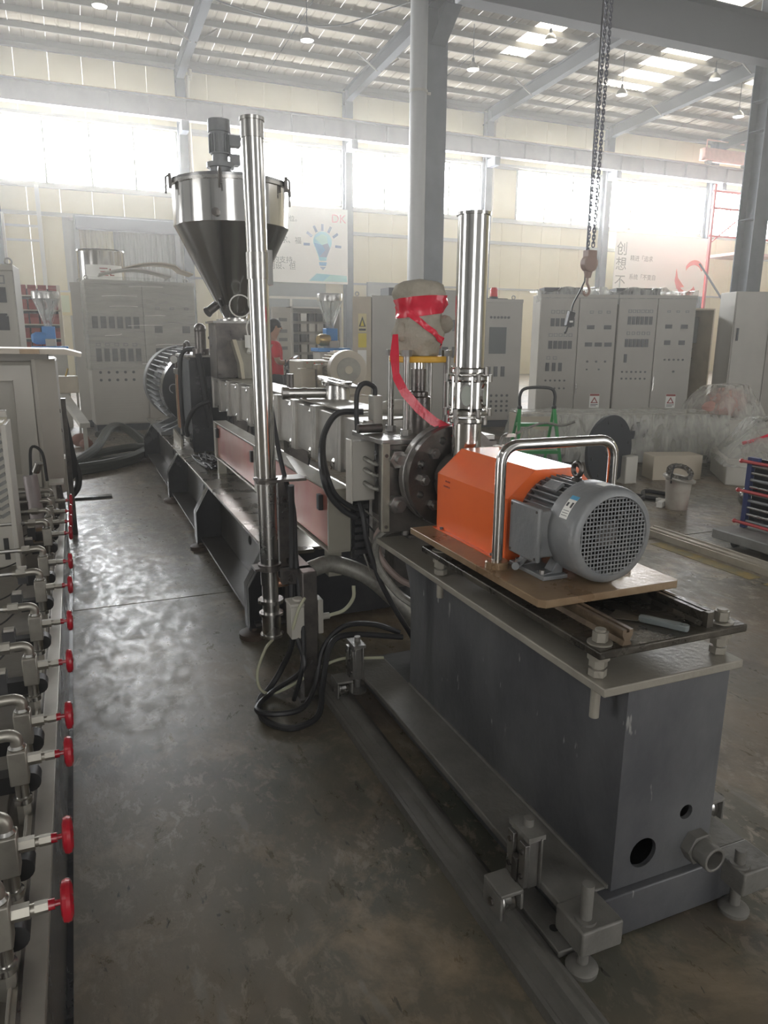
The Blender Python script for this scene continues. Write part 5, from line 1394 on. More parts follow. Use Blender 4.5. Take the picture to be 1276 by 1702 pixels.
ca, wA = cabinet('grey control cabinet with touch screen and red beacon on top', (5.42, 11.22), (7.12, 10.92), 2.16, .6, 2, gear_a)
BC = thing('warning_beacon', 'small red warning beacon standing on the touch screen cabinet', 'beacon', (6.73, 11.25, 2.16))
part('beacon_base', MB().cyl((6.73, 11.25, 2.16), (6.73, 11.25, 2.21), .075, n=16).box(6.55, 6.95, 11.15, 11.35, 2.16, 2.18), CABDARK, BC)
part('beacon_lens', MB().lathe((6.73, 11.25, 2.21), (0, 0, 1), [(0, .065), (.12, .065), (.15, .045), (.155, 0)], 18), BEACON, BC)
for (x, y, w, lab) in ((5.75, 11.35, .5, 'grey air cooler box on the touch screen cabinet behind the chrome tower'),):
    single('cabinet_cooler', MB().box(x, x + w, y, y + .35, 2.16, 2.30), CABGREY, lab, 'cooler', bev=.01)
FB = thing('film_cover', 'clear crumpled film draped over the tops of two grey control cabinets', 'plastic film', (8.9, 11, 2.3))
m = MB(); vs = []
NX, NY = 44, 8
pa, pb = Vector((7.62, 11.30, 0)), Vector((10.33, 10.27, 0)); dd = (pb - pa).normalized(); nn = Vector((-dd.y, dd.x, 0))
for i in range(NX + 1):
    for j in range(NY + 1):
        p = pa.lerp(pb, i / NX) + nn * (-.03 + .66 * max(0, (j - 2)) / (NY - 2))
        z = 2.34 + .06 * math.sin(i * .7 + j) * .4 + .05 * (1 if 6 < i < 20 or 24 < i < 36 else 0) if j >= 2 else 2.31 - .09 * (2 - j) + .03 * math.sin(i * 1.3)
        vs.append(Vector((p.x, p.y, z)))
m.add(vs, [(i * (NY + 1) + j, (i + 1) * (NY + 1) + j, (i + 1) * (NY + 1) + j + 1, i * (NY + 1) + j + 1) for i in range(NX) for j in range(NY)])
part('film_sheet', m, SHEETF, FB, sharp=80)
for x0, w in ((8.0, .7), (9.35, .8)):
    p = pa + dd * (x0 - 7.62)
    single('top_box', MB().obox((p.x + .25, p.y + .25, 2.345), (w, .4, .12), Matrix.Rotation(math.atan2(dd.y, dd.x), 3, 'Z')), CABDARK, 'dark flat box under film on the cabinet top, ' + ('below the hook' if x0 < 9 else 'away from the hook'), 'box')

# opened cabinet and its light door
OC = thing('open_cabinet', 'opened electrical cabinet full of wiring beside the grey control cabinets', 'cabinet', (0, 0, 0))
w = 1.0
oc = MB().box(0, .03, 0, .6, .1, 2.1).box(w - .03, w, 0, .6, .1, 2.1).box(0, w, 0, .6, 2.07, 2.1).box(0, w, 0, .6, .1, .13).box(0, w, .57, .6, .1, 2.1)
part('carcass', oc, BEIGE, OC)
part('mounting_plate', MB().box(.05, w - .05, .50, .52, .2, 2.0), CABDARK, OC)
part('upper_screen', MB().box(.10, w - .1, .30, .5, 1.45, 1.95), SCREEN, OC)
for r in range(5):
    for c_ in range(6):
        part('contactor', MB().box(.10 + c_ * .135, .20 + c_ * .135, .40, .50, .35 + r * .2, .48 + r * .2 + .02 * (c_ % 3)), random.choice([INSTR, CABGREY, INSTRF, CABDARK, CABLITE]), OC)
for k in range(12):
    part('wire', MB().tube([(.1 + .8 * random.random(), .38, .3 + 1.1 * random.random()) for _ in range(3)], .007, 5, 5), random.choice([CABLE, WIREWHITE, RUBBER]), OC)
part('plinth', MB().box(.02, w - .02, .04, .58, 0, .1), CABDARK, OC)
OC.location = (10.45, 10.95, 0); OC.rotation_euler = (0, 0, -.05)
OD = thing('light_cabinet', 'plain pale cabinet side with dark door gap past the opened cabinet', 'cabinet', (0, 0, 0))
part('carcass', MB().box(0, 2.2, .0, .55, .1, 2.35), CABLITE, OD, .006)
part('plinth', MB().box(.02, 2.18, .03, .52, 0, .1), CABDARK, OD)
part('door', MB().box(.66, 2.18, -.02, -.002, .13, 2.33), CABGREY, OD, .004)
part('side_door', MB().box(.02, .62, -.02, -.002, .13, 2.33), CABLITE, OD, .004)
part('door_handle', MB().box(.07, .10, -.045, -.02, 1.5, 1.72), INSTR, OD)
OD.location = (10.9, 9.95, 0); OD.rotation_euler = (0, 0, -.35)

# tall grey cabinet with warning labels (side turned to the aisle)
TC = thing('grey_cabinet', 'tall grey cabinet with pale door carrying yellow warning labels', 'cabinet', (4.3, 11.3, 0))
part('carcass', MB().prism([(4.38, 11.0), (5.2, 10.9), (5.45, 11.6), (4.62, 11.75)], 'xy', .12, 2.16), CABGREY, TC, .004)
part('plinth', MB().prism([(4.40, 11.03), (5.18, 10.93), (5.42, 11.58), (4.64, 11.72)], 'xy', 0, .12), CABDARK, TC)
dn = Vector((4.12, 11.12, 0)); dm_ = Vector((4.375, 11.0, 0))
part('pale_door', MB().prism([(4.10, 11.12), (4.37, 11.0), (4.62, 11.76), (4.36, 11.82)], 'xy', .12, 2.14), BEIGE, TC, .004)
du = (dm_ - dn).normalized(); dnn = Vector((du.y, -du.x, 0))
def onface(a, b, z0, z1, mat, name, par, th=.006, off=.0):
    p0, p1 = Vector((4.10, 11.12, 0)) + du * a + dnn * off, Vector((4.10, 11.12, 0)) + du * b + dnn * off
    q0, q1 = p0 + dnn * th, p1 + dnn * th
    return part(name, MB().prism([tuple(p0.xy), tuple(p1.xy), tuple(q1.xy), tuple(q0.xy)], 'xy', z0, z1), mat, par)
l1 = onface(.09, .22, 1.60, 1.88, pmat('label_pale_yellow', (.74, .66, .38), .5), 'warning_label', TC)
onface(.09, .22, 1.36, 1.58, LABYEL, 'yellow_label', TC); onface(.08, .22, 1.0, 1.32, WHITE, 'paper_label', TC)
p0 = Vector((4.10, 11.12, 0)) + dnn * .007
def facepoly(pts, th=.004, off=.007):
    base = Vector((4.10, 11.12, 0))
    vs = [base + du * a + dnn * off + Vector((0, 0, z)) for a, z in pts] + [base + du * a + dnn * (off + th) + Vector((0, 0, z)) for a, z in pts]
    n = len(pts)
    return MB().add(vs, [tuple(range(n)), tuple(reversed(range(n, 2 * n)))] + [(k, (k + 1) % n, n + (k + 1) % n, n + k) for k in range(n)])
part('warning_triangle', facepoly([(.10, 1.68), (.21, 1.68), (.155, 1.84)]), INSTR, TC)
part('warning_triangle', facepoly([(.125, 1.69), (.185, 1.69), (.155, 1.79)], .006), LABYEL, TC)
part('warning_text', facepoly([(.10, 1.62), (.21, 1.62), (.21, 1.65), (.10, 1.65)]), INSTR, TC)
part('door_knob', MB().sphere((4.14, 11.06, .92), .03, 10), SEAM, TC)
part('top_lamp_box', MB().box(4.75, 5.3, 11.2, 11.55, 2.16, 2.30), CABDARK, TC)
part('lifting_eye', MB().lathe((4.30, 11.45, 2.20), (0, 1, 0), [(.009 * math.cos(q), .03 + .009 * math.sin(q)) for q in [2 * pi * i / 8 for i in range(8)]], 14, True), CABGREY, TC)

# film wrapped twin cabinet at the aisle end
def gear_w(k, x0, x1, o, d):
    if k == 0:
        meters(lin(x0 + .10, x1 - .10, 6), 1.72, d, .085, .18); meters(lin(x0 + .12, x1 - .10, 6), 1.22, d, .08, .2)
        buttons(lin(x0 + .12, x1 - .2, 5), .95, d, .022); buttons(lin(x0 + .12, x1 - .2, 5), .83, d, .022)
        frames(lin(x0 + .12, x1 - .15, 5), 1.38, d, .07, .05)
        for i in range(7): part('louvre', MB().box(x0 + .12, x1 - .1, -.010, -.004, .30 + i * .04, .318 + i * .04), CABGREY, d)
    else:
        meters([x0 + .22, x1 - .16], 1.62, d, .12, .11); meters(lin(x0 + .22, x1 - .14, 3), 1.28, d, .12, .09)
        frames(lin(x0 + .22, x1 - .14, 3), 1.95, d, .07, .04)
        handle(x0 + .05, .72, d)
wc, ww = cabinet('grey twin door control cabinet wrapped in clear stretch film', (.232, 12.50), (1.90, 12.62), 2.36, .62, 2, gear_w)
FW = thing('stretch_film', 'clear stretch film wound around the grey twin door cabinet', 'plastic film', (1.07, 12.8, .9))
m = MB(); vs = []
rect = [(.21, 12.47), (1.92, 12.59), (1.88, 13.24), (.17, 13.13)]
per = []
for k in range(4):
    a, b = Vector(rect[k]), Vector(rect[(k + 1) % 4])
    n_ = 18 if k % 2 == 0 else 8
    per += [a.lerp(b, i / n_) for i in range(n_)]
NZ = 22; NP = len(per)
cc = Vector((1.05, 12.86))
for i in range(NZ + 1):
    z = .98 + 1.43 * i / NZ
    for k, p in enumerate(per):
        q = p + (p - cc).normalized() * (noise3(Vector((p.x * 1.5, p.y * 1.5, z * 9)), 1.7, .012) + .006 * math.sin(z * 40 + p.x * 5))
        vs.append((q.x, q.y, z + .02 * math.sin(k * .9) * (i in (0,))))
m.add(vs, [(i * NP + k, i * NP + (k + 1) % NP, (i + 1) * NP + (k + 1) % NP, (i + 1) * NP + k) for i in range(NZ) for k in range(NP)])
part('film_wrap', m, FILM, FW, sharp=80)
fold = MB()
for i in range(9):
    z = 1.05 + .15 * i + .03 * random.random(); x0 = .35 + .9 * random.random()
    fold.tube([(x0, 12.445 + x0 * .07, z), (x0 + .2, 12.445 + (x0 + .2) * .07, z + .012), (x0 + .25 + .3 * random.random(), 12.447 + (x0 + .4) * .07, z + .03 * random.random())], .0035, 5, 3)
part('film_fold', fold, WHITE, FW)
CT = thing('carton_sheet', 'buckled pale carton sheets lying on the film wrapped cabinet', 'carton', (1.1, 12.8, 2.44))
for k in range(2):
    m = MB(); vs = []
    for i in range(13):
        x = .45 + k * .35 + i * .09
        z = 2.43 + .10 * k + .10 * math.sin(min(pi, i / 12 * pi)) - .05 * (i > 9) * k
        vs += [(x, 12.5, z), (x, 13.05, z), (x, 13.05, z + .02), (x, 12.5, z + .02)]
    fs = []
    for i in range(12): fs += [(4 * i + q, 4 * i + (q + 1) % 4, 4 * i + 4 + (q + 1) % 4, 4 * i + 4 + q) for q in range(4)]
    part('carton_panel', m.add(vs, fs + [(3, 2, 1, 0), (48, 49, 50, 51)]), CARTON if k else PALEBOX, CT)
c2, w2_ = cabinet('plain grey cabinet standing edge on behind the film wrapped cabinet', (.02, 13.35), (.26, 13.25), 2.36, .5, 1, None)
lc, lw = cabinet('grey meter cabinet cut by the picture edge, behind the pale board', (-1.35, 8.05), (-.47, 8.0), 2.16, .5, 1,
                 lambda k, x0, x1, o, d: (meters(lin(x1 - .42, x1 - .12, 3), 1.88, d, .10, .14), meters(lin(x1 - .42, x1 - .12, 3), 1.70, d, .08, .02), meters(lin(x1 - .42, x1 - .12, 3), 1.62, d, .10, .13), frames(lin(x1 - .42, x1 - .12, 3), 2.02, d, .1, .08)))
lc['label'] = 'grey meter cabinet with lifting eye rising behind the pale board'

# steel day tank behind the cabinets
TK = thing('round_tank', 'shiny round steel tank rising behind the film wrapped cabinet', 'tank', (.57, 14.3, 0))
part('tank_shell', MB().lathe((.57, 14.3, 2.2), (0, 0, 1), [(0, .39), (.72, .39), (.74, .40), (.76, .39), (.76, .36), (.70, .36)], 40), CHROME, TK)
part('tank_leg', MB().cyl((.3, 14.15, 0), (.3, 14.15, 2.2), .05).cyl((.84, 14.15, 0), (.84, 14.15, 2.2), .05).cyl((.57, 14.55, 0), (.57, 14.55, 2.2), .05), SATIN, TK)
lb = part('tank_label', MB().lathe((.57, 14.3, 2.42), (0, 0, 1), [(0, .393), (.28, .393)], 14, False, 1.7, pi * 1.5 - .95 - pi / 2), WHITE, TK)
text_part('lettering', '三L', .17, DKRED, TK, T((.50, 13.885, 2.52)) @ FRONT)

# blue granule dryers
def dryer(name, lab, x, y, s=1.0):
    o = thing(name, lab, 'hopper loader', (x, y, 0))
    part('glass_hopper', MB().lathe((x, y, 1.66), (0, 0, 1), [(0, .06), (.10, .07), (.44, .21), (.56, .21), (.56, .2), (.45, .2), (.1, .06)], 28), GLASSC, o)
    part('hopper_rim', MB().lathe((x, y, 2.10), (0, 0, 1), [(0, .212), (.10, .215), (.115, .21)], 28), SATIN, o)
    for k in range(7):
        a = 2 * pi * k / 7
        part('hopper_strap', MB().bar((x + .065 * math.cos(a), y + .065 * math.sin(a), 1.7), (x + .212 * math.cos(a), y + .212 * math.sin(a), 2.10), .012, .004), STEEL, o)
    part('throat', MB().box(x - .10, x + .10, y - .1, y + .1, 1.46, 1.66), BLUEP, o, .006)
    part('base_plate', MB().box(x - .28, x + .28, y - .22, y + .22, 1.28, 1.34), BLUEP, o, .006)
    part('gear_case', MB().box(x - .06, x + .1, y - .16, y + .16, 1.34, 1.46), PALEBOX, o, .01)
    part('side_motor', MB().lathe((x - .06, y - .05, 1.47), (-1, -.3, 0), [(0, .10), (.14, .10), (.20, .07), (.20, 0)], 20), BLUEP if s == 1 else BRASS, o)
    part('stand', MB().box(x - .25, x + .25, y - .2, y + .2, 0, 1.28), PALEBOX, o, .01)
    return o
dryer('hopper_loader', 'blue loader with clear hopper seen over the pale board', -.36, 13.6)
dryer('hopper_loader', 'blue loader with striped clear hopper behind the beige motor', 4.02, 12.0, 2)
SH = thing('parts_rack', 'rack of dark red bins behind the blue loader by the doorway', 'rack', (-.6, 15, 0))
part('rack_back', MB().box(-1.1, -.15, 15.3, 15.33, 0, 2.35), BLACKP, SH)
for xx in (-1.1, -.2): part('rack_post', MB().box(xx, xx + .06, 14.95, 15.3, 0, 2.4), BEIGE, SH)
for r in range(6):
    part('rack_shelf', MB().box(-1.08, -.16, 14.95, 15.3, .95 + r * .25, .97 + r * .25), BEIGE, SH)
    for c_ in range(5): part('parts_bin', MB().prism([(14.97, .972 + r * .25), (15.28, .972 + r * .25), (15.28, 1.15 + r * .25), (15.05, 1.15 + r * .25), (14.97, 1.08 + r * .25)], 'yz', -1.02 + c_ * .17, -.88 + c_ * .17), DKRED, SH)
nt_ = thing('notice_board', 'yellowish paper notices on the wall above the parts rack', 'notice', (-.5, 27.7, 2.3))
part('board', MB().box(-1.5, .1, 27.72, 27.76, 2.2, 2.95), pmat('yellow_paper', (.70, .60, .30), .6), nt_)
for k in range(3): part('paper', MB().box(-1.4 + k * .5, -1.0 + k * .5, 27.70, 27.72, 2.3, 2.85), pmat('paper%d' % k, (.72 - .05 * k, .66, .42), .6), nt_)
LT = thing('machine_table', 'small beige machine table past the grey housing under the loader', 'table', (-.02, 11.5, 0))
part('table_body', MB().box(-.25, .02, 11.3, 11.7, .72, .95), BEIGE, LT, .01)
part('table_leg', MB().box(-.24, -.2, 11.32, 11.38, 0, .72).box(-.02, .01, 11.32, 11.38, 0, .72), CABGREY, LT)
part('pale_beam', MB().bar((-.18, 11.0, .70), (.05, 9.8, .42), .12, .06), PALEBOX, LT)
part('beam_leg', MB().box(.02, .07, 9.85, 9.95, 0, .40), PALEBOX, LT)
part('clamp_lever', MB().cyl((-.14, 11.4, .95), (-.10, 11.4, 1.06), .012, n=8), BRASS, LT)
single('rag_heap', MB().sphere((-.02, 10.9, .10), .12, 12, (1, 1, .8)).sphere((.05, 10.7, .07), .09, 12, (1, 1, .8)), pmat('reddish_cloth', (.30, .16, .13), .9), 'reddish rags heaped on the floor under the pale beam', 'rags')

# second line beyond the barrel: beige gearbox, motor, table
BM = thing('beige_motor', 'big beige electric motor with round fan cover beyond the barrel', 'motor', (3.05, 9.0, .6))
bx_, bz_ = 3.12, 1.12
mbm = MB().lathe((bx_, 8.6, bz_), (.12, 1, 0), [(0, 0), (0, .10), (.01, .10), (.012, .20), (.02, .235), (.10, .24), (.18, .24), (.18, .2)], 40)
part('fan_cover', mbm, BEIGE, BM, sharp=50)
part('cover_face', MB().lathe((bx_, 8.597, bz_), (.12, 1, 0), [(0, 0), (0, .15), (.008, .15)], 32), BEIGEMETAL, BM)
part('hub_ring', MB().lathe((bx_ - .002, 8.592, bz_), (.12, 1, 0), [(0, .035), (0, .05), (.006, .05)], 18), CREAMDARK, BM)
part('stator_housing', MB().lathe((bx_ + .02, 8.78, bz_), (.12, 1, 0), [(0, .185), (.5, .185)], 32), BEIGE, BM)
for k in range(30):
    a = 2 * pi * k / 30
    part('cooling_fin', MB().obox((bx_ + .05 + .205 * math.cos(a), 9.03, bz_ + .205 * math.sin(a)), (.045, .46, .008), Matrix.Rotation(-a, 3, 'Y')), BEIGE, BM)
part('motor_foot', MB().box(bx_ - .25, bx_ + .25, 8.8, 9.25, .80, .93), BEIGE, BM, .01)
BG = thing('beige_gearbox', 'beige gear housing with terminal box between man and beige motor', 'gearbox', (2.75, 9.4, .6))
part('gear_housing', MB().box(2.74, 3.3, 9.32, 10.0, .80, 1.21), BEIGE, BG, .02)
part('terminal_box', MB().box(2.66, 2.86, 9.14, 9.3, .84, 1.12), BEIGE, BG, .01)
part('terminal_lid', MB().box(2.87, 2.94, 9.10, 9.32, .82, 1.17), BEIGE, BG, .008)
part('inspection_cover', MB().box(2.78, 2.86, 9.30, 9.32, 1.12, 1.18), CREAMDARK, BG)
part('pedestal', MB().box(2.66, 3.4, 8.55, 10.0, .0, .80), BEIGE, BG, .01)
for k in range(5): part('red_mark', MB().cyl((2.80 + .1 * k, 9.312, 1.185 - .008 * k), (2.80 + .1 * k, 9.32, 1.185 - .008 * k), .010, n=8), REDPR, BG)
OB = thing('second_open_cabinet', 'white electrical cabinet with open door beyond the beige gearbox', 'cabinet', (4.1, 13.4, 0))
part('carcass', MB().box(3.72, 3.76, 13.35, 13.8, .6, 2.06).box(4.66, 4.70, 13.35, 13.8, .6, 2.06).box(3.72, 4.70, 13.78, 13.8, .6, 2.06).box(3.72, 4.70, 13.35, 13.8, 2.03, 2.06), CABLITE, OB)
part('mounting_plate', MB().box(3.78, 4.64, 13.72, 13.76, .7, 2.0), CABGREY, OB)
for r in range(5):
    for c_ in range(5): part('contactor', MB().box(3.82 + c_ * .16, 3.93 + c_ * .16, 13.6, 13.72, 1.05 + r * .19, 1.19 + r * .19), random.choice([INSTR, PALEBOX, CABGREY, WHITE]), OB)
d_ = part('open_door', MB().prism([(3.30, 13.05), (3.71, 13.33), (3.69, 13.36), (3.28, 13.08)], 'xy', .62, 2.04), CABLITE, OB)
for z in (1.85, 1.65, 1.5, 1.35):
    part('door_window', MB().prism([(3.44, 13.135), (3.62, 13.258), (3.615, 13.265), (3.435, 13.142)], 'xy', z - .06, z), INSTRF, d_)
part('cabinet_base', MB().box(3.72, 4.7, 13.4, 13.8, 0, .6), CABDARK, OB)
TB = thing('long_table', 'long pale table with blue bag between the man and the cabinet', 'table', (3.2, 12.4, 0))
part('table_top', MB().box(2.7, 3.75, 12.1, 12.9, 1.05, 1.10), PALEBOX, TB, .004)
for xx in (2.75, 3.65):
    for yy in (12.15, 12.8): part('leg', MB().box(xx, xx + .05, yy, yy + .05, 0, 1.05), CABGREY, TB)
single('blue_bag', MB().sphere((2.95, 12.3, 1.17), .09, 12, (1.2, .8, .75)), pmat('pale_blue_bag', (.35, .52, .68), .5), 'pale blue plastic bag lying on the long table', 'bag')
WS = thing('wire_basket', 'dark wire basket hanging in front of the man', 'basket', (2.98, 10.4, .55))
for k in range(9):
    part('wire', MB().tube([(2.78 + .22 * random.random(), 10.35 + .1 * random.random(), .95 + .25 * random.random()) for _ in range(5)], .010, 5, 5), random.choice([CABLE, INSTRF, RUBBER]), WS)
part('basket_body', MB().prism([(2.78, .70), (2.98, .70), (3.0, .98), (2.76, .98)], 'xz', 10.38, 10.46), CABDARK, WS)
part('basket_stand', MB().box(2.84, 2.94, 10.39, 10.45, 0, .70), CABDARK, WS)

# ================================================================== person in red
def skin_mesh(name, chains, sub=2):
    """chains: lists of (point, radius); first points equal to earlier points are shared"""
    vs, es, rs, idx = [], [], [], {}
    for ch in chains:
        prev = None
        for p, r in ch:
            k = tuple(round(q, 4) for q in p)
            if k not in idx:
                idx[k] = len(vs); vs.append(p); rs.append(r)
            i = idx[k]
            if prev is not None: es.append((prev, i))
            prev = i
    me = bpy.data.meshes.new(name); me.from_pydata(vs, es, []); me.update()
    ob = bpy.data.objects.new(name, me); COL.objects.link(ob)
    md = ob.modifiers.new('skin', 'SKIN'); md.use_smooth_shade = True
    sv = me.skin_vertices[0].data
    for i, r in enumerate(rs): sv[i].radius = (r, r) if not isinstance(r, tuple) else r
    sv[0].use_root = True
    s = ob.modifiers.new('sub', 'SUBSURF'); s.levels = sub; s.render_levels = sub
    dg = bpy.context.evaluated_depsgraph_get()
    res = bpy.data.meshes.new_from_object(ob.evaluated_get(dg))
    bpy.data.objects.remove(ob)
    return res
PX, PY = 2.78, 11.0
pe = thing('person', 'dark haired man in a red short sleeved shirt looking down at a phone', 'person', (PX, PY, 0))
def put(name, me, mat, scale=None):
    me.transform(T((0, 0, 0)))
    me.materials.clear(); me.materials.append(mat)
    for p in me.polygons: p.use_smooth = True
    return link(name, me, pe)
H = lambda x, y, z: (x, y, z)
body = skin_mesh('body', [
    [(H(0, 0, .95), .095), (H(0, 0, 1.15), .095), (H(-.02, 0, 1.38), .11), (H(-.01, 0, 1.47), .06), (H(.015, 0, 1.53), .055), (H(.03, 0, 1.60), .085), (H(.035, 0, 1.70), .088)],
    [(H(-.02, 0, 1.38), .11), (H(-.02, -.19, 1.40), .06), (H(.0, -.24, 1.15), .046), (H(.22, -.16, 1.13), .034), (H(.30, -.11, 1.17), .03)],
    [(H(-.02, 0, 1.38), .11), (H(-.02, .19, 1.40), .06), (H(.0, .24, 1.15), .046), (H(.20, .14, 1.12), .034), (H(.28, .08, 1.16), .03)],
    [(H(0, 0, .95), .095), (H(0, -.10, .86), .08), (H(.02, -.11, .48), .06), (H(-.01, -.12, .10), .042), (H(.12, -.13, .04), .035)],
    [(H(0, 0, .95), .095), (H(0, .10, .86), .08), (H(-.03, .11, .48), .06), (H(-.06, .12, .10), .042), (H(.07, .13, .04), .035)]])
put('body', body, SKIN)
for s, bxp in ((-1, .30), (1, .28)):
    for f in range(4):
        yb = s * (.11 if s < 0 else .08) + (f - 1.5) * .018
        hnd = skin_mesh('finger', [[(H(bxp - .01, yb, 1.165), .010), (H(bxp + .04, yb, 1.18), .009), (H(bxp + .065 - .004 * abs(f - 1), yb + -s * .012, 1.20), .008), (H(bxp + .06, yb - s * .02, 1.215), .007)]], 1)
        put('finger', hnd, SKIN)
    put('thumb', skin_mesh('thumb', [[(H(bxp - .02, s * .07, 1.175), .011), (H(bxp + .015, s * .045, 1.20), .010), (H(bxp + .04, s * .03, 1.215), .008)]], 1), SKIN)
shirt = skin_mesh('shirt', [
    [(H(0, 0, .80), .165), (H(0, 0, .92), .160), (H(0, 0, 1.15), .150), (H(-.02, 0, 1.37), .158), (H(-.01, 0, 1.455), .085)],
    [(H(-.02, 0, 1.37), .158), (H(-.02, -.20, 1.39), .080), (H(-.005, -.25, 1.20), .072)],
    [(H(-.02, 0, 1.37), .158), (H(-.02, .20, 1.39), .080), (H(-.005, .25, 1.20), .072)]])
put('shirt', shirt, SHIRT)
trs = skin_mesh('trousers', [
    [(H(0, 0, 1.02), .135), (H(0, 0, .93), .148), (H(0, -.10, .84), .11), (H(.02, -.11, .48), .078), (H(-.01, -.12, .09), .065)],
    [(H(0, 0, .93), .148), (H(0, .10, .84), .11), (H(-.03, .11, .48), .078), (H(-.06, .12, .09), .065)]])
put('trousers', trs, TROUSERS)
hair = MB().sphere((PX + .02, PY, 1.695), .104, 18, (1.03, .92, .85)).sphere((PX - .03, PY, 1.66), .088, 16, (.9, 1.0, 1.0))
part('hair', hair, HAIR, pe)
part('nose', MB().cyl((PX + .118, PY, 1.66), (PX + .142, PY, 1.632), .008, .014, 8), SKIN, pe)
part('mouth', MB().box(PX + .115, PX + .124, PY - .022, PY + .022, 1.600, 1.607), DKRED, pe)
for s in (-1, 1):
    part('eye', MB().sphere((PX + .115, PY + s * .032, 1.668), .011, 8), HAIR, pe)
    part('ear', MB().sphere((PX + .03, PY + s * .09, 1.645), .03, 10, (.7, .35, 1.1)), SKIN, pe)
    part('shoe', MB().sphere((PX + .06 - (.05 if s > 0 else 0), PY + s * .125, .045), .10, 14, (1.35, .5, .45)), BLACKP, pe)
single('phone', MB().obox((PX + .335, PY - .02, 1.215), (.075, .15, .010), Matrix.Rotation(-.55, 3, 'Y')), INSTR, 'dark phone held by the man in red', 'phone', bev=.002)

# ================================================================== hoist chain, hook and pendant control
HK = thing('chain_hoist', 'rusty hook block on two dark hoist chains in front of the cabinets', 'hoist', (5.0, 6.5, 2.0))
def link_mb(r=.0065, l=.013):
    pts = [(r * 2.1 * math.cos(q), 0, r * 2.1 * math.sin(q) + (l if math.sin(q) > 0 else -l)) for q in [2 * pi * (i + .5) / 10 for i in range(10)]]
    return MB().tube(pts, r * .92, 5, closed=True)
def strand(xa, za, xb, zb):
    n_ = int((zb - za) / .0345); first = None
    for k in range(n_):
        p = Vector((xa, 6.5, za)).lerp(Vector((xb, 6.5, zb)), k / n_)
        if first is None:
            mm = link_mb()
            mm.v = [v + HK.location for v in mm.v]
            first = part('chain_link', mm, CHAINM, HK)
            c = first
        else:
            c = first.copy(); COL.objects.link(c); c.parent = HK
        c.location = p - HK.location
        c.rotation_euler = (0, 0, (.75 if k % 2 else -.8) + .1 * random.random())
strand(4.985, 2.40, 5.02, 5.3); strand(5.05, 2.46, 5.075, 5.3)
hc_ = Vector((5.01, 6.5, 2.27))
part('hook_block', MB().lathe((hc_.x, 6.47, hc_.z), (.0, 1, 0), [(-.03, .0), (-.03, .06), (-.015, .085), (.06, .085), (.075, .06), (.075, 0)], 20).box(hc_.x - .05, hc_.x + .06, 6.45, 6.54, 2.24, 2.40), HOOKM, HK, .004)
part('hook_block_lower', MB().cyl((hc_.x, 6.5, 2.13), (hc_.x, 6.5, 2.24), .03, .055, 14), HOOKM, HK)
part('hook', MB().tube([(hc_.x, 6.5, 2.15), (hc_.x - .005, 6.5, 2.08), (hc_.x + .02, 6.5, 2.04), (hc_.x + .03, 6.5, 1.99), (hc_.x, 6.5, 1.955), (hc_.x - .035, 6.5, 1.97), (hc_.x - .04, 6.5, 2.0)], .014, 10, 5), HOOKM, HK)
part('hoist_body', MB().box(4.85, 5.2, 6.35, 6.65, 5.3, 5.65).cyl((4.7, 6.5, 5.48), (5.35, 6.5, 5.48), .14, n=20), HOOKM, HK, .01)
part('suspension_rod', MB().cyl((5.03, 6.5, 5.65), (5.03, 6.5, 11.45), .03, n=8), CHAINM, HK)
PD = thing('pendant_control', 'black crane pendant control hanging on a cord before the cabinets', 'pendant control', (5.0, 6.7, 1.62))
part('cord', MB().tube([(5.02, 6.56, 2.1), (5.0, 6.62, 1.98), (4.985, 6.68, 1.88), (4.98, 6.7, 1.80)], .009, 6, 5).cyl((5.03, 6.58, 5.6), (5.02, 6.56, 2.1), .008, n=6), CABLE, PD)
part('control_body', MB().obox((4.965, 6.7, 1.715), (.075, .05, .16), Matrix.Rotation(.25, 3, 'Y')), INSTR, PD, .006)
part('control_tail', MB().tube([(4.94, 6.7, 1.64), (4.925, 6.7, 1.59), (4.91, 6.7, 1.57)], .012, 8, 3), INSTR, PD)
part('white_button', MB().box(4.945, 4.985, 6.667, 6.676, 1.68, 1.70), WHITE, PD)

# ================================================================== wrapped goods, step ladder, disc, bucket, rack
def lumpy(name, mat, parent, poly_lo, poly_hi, z0, z1, amp=.04, n=14, seed=0., s=2.2):
    m = MB(); vs = []
    def samp(P):
        out = []
        for k in range(len(P)):
            a, b = Vector(P[k]), Vector(P[(k + 1) % len(P)])
            out += [a.lerp(b, i / n) for i in range(n)]
        return out
    A, B = samp(poly_lo), samp(poly_hi); N = len(A); R = 10
    cen = sum(A, Vector((0, 0))) / N
    for i in range(R + 1):
        t = i / R
        for k in range(N):
            p = A[k].lerp(B[k], t)
            d = noise3(Vector((p.x, p.y + seed, z0 + (z1 - z0) * t * 1.4)), s, amp) + noise3(Vector((p.x, p.y + seed, t * 2)), s * 4, amp * .35)
            q = p + (p - cen).normalized() * d
            vs.append((q.x, q.y, z0 + (z1 - z0) * t + (noise3(Vector((p.x, p.y, seed)), 3, amp * .5) if i == R else 0)))
    for j in range(1, 6):
        for k in range(N):
            p = B[k].lerp(cen, j / 5)
            vs.append((p.x, p.y, z1 + noise3(Vector((p.x, p.y, seed)), 3, amp * .6) + .005 * j))
    R2 = R + 5
    m.add(vs, [(i * N + k, i * N + (k + 1) % N, (i + 1) * N + (k + 1) % N, (i + 1) * N + k) for i in range(R2) for k in range(N)])
    return part(name, m, mat, parent, sharp=80)
WM = thing('wrapped_machine', 'long low machine under crumpled clear plastic before the control cabinets', 'machine', (6.6, 7.2, 0))
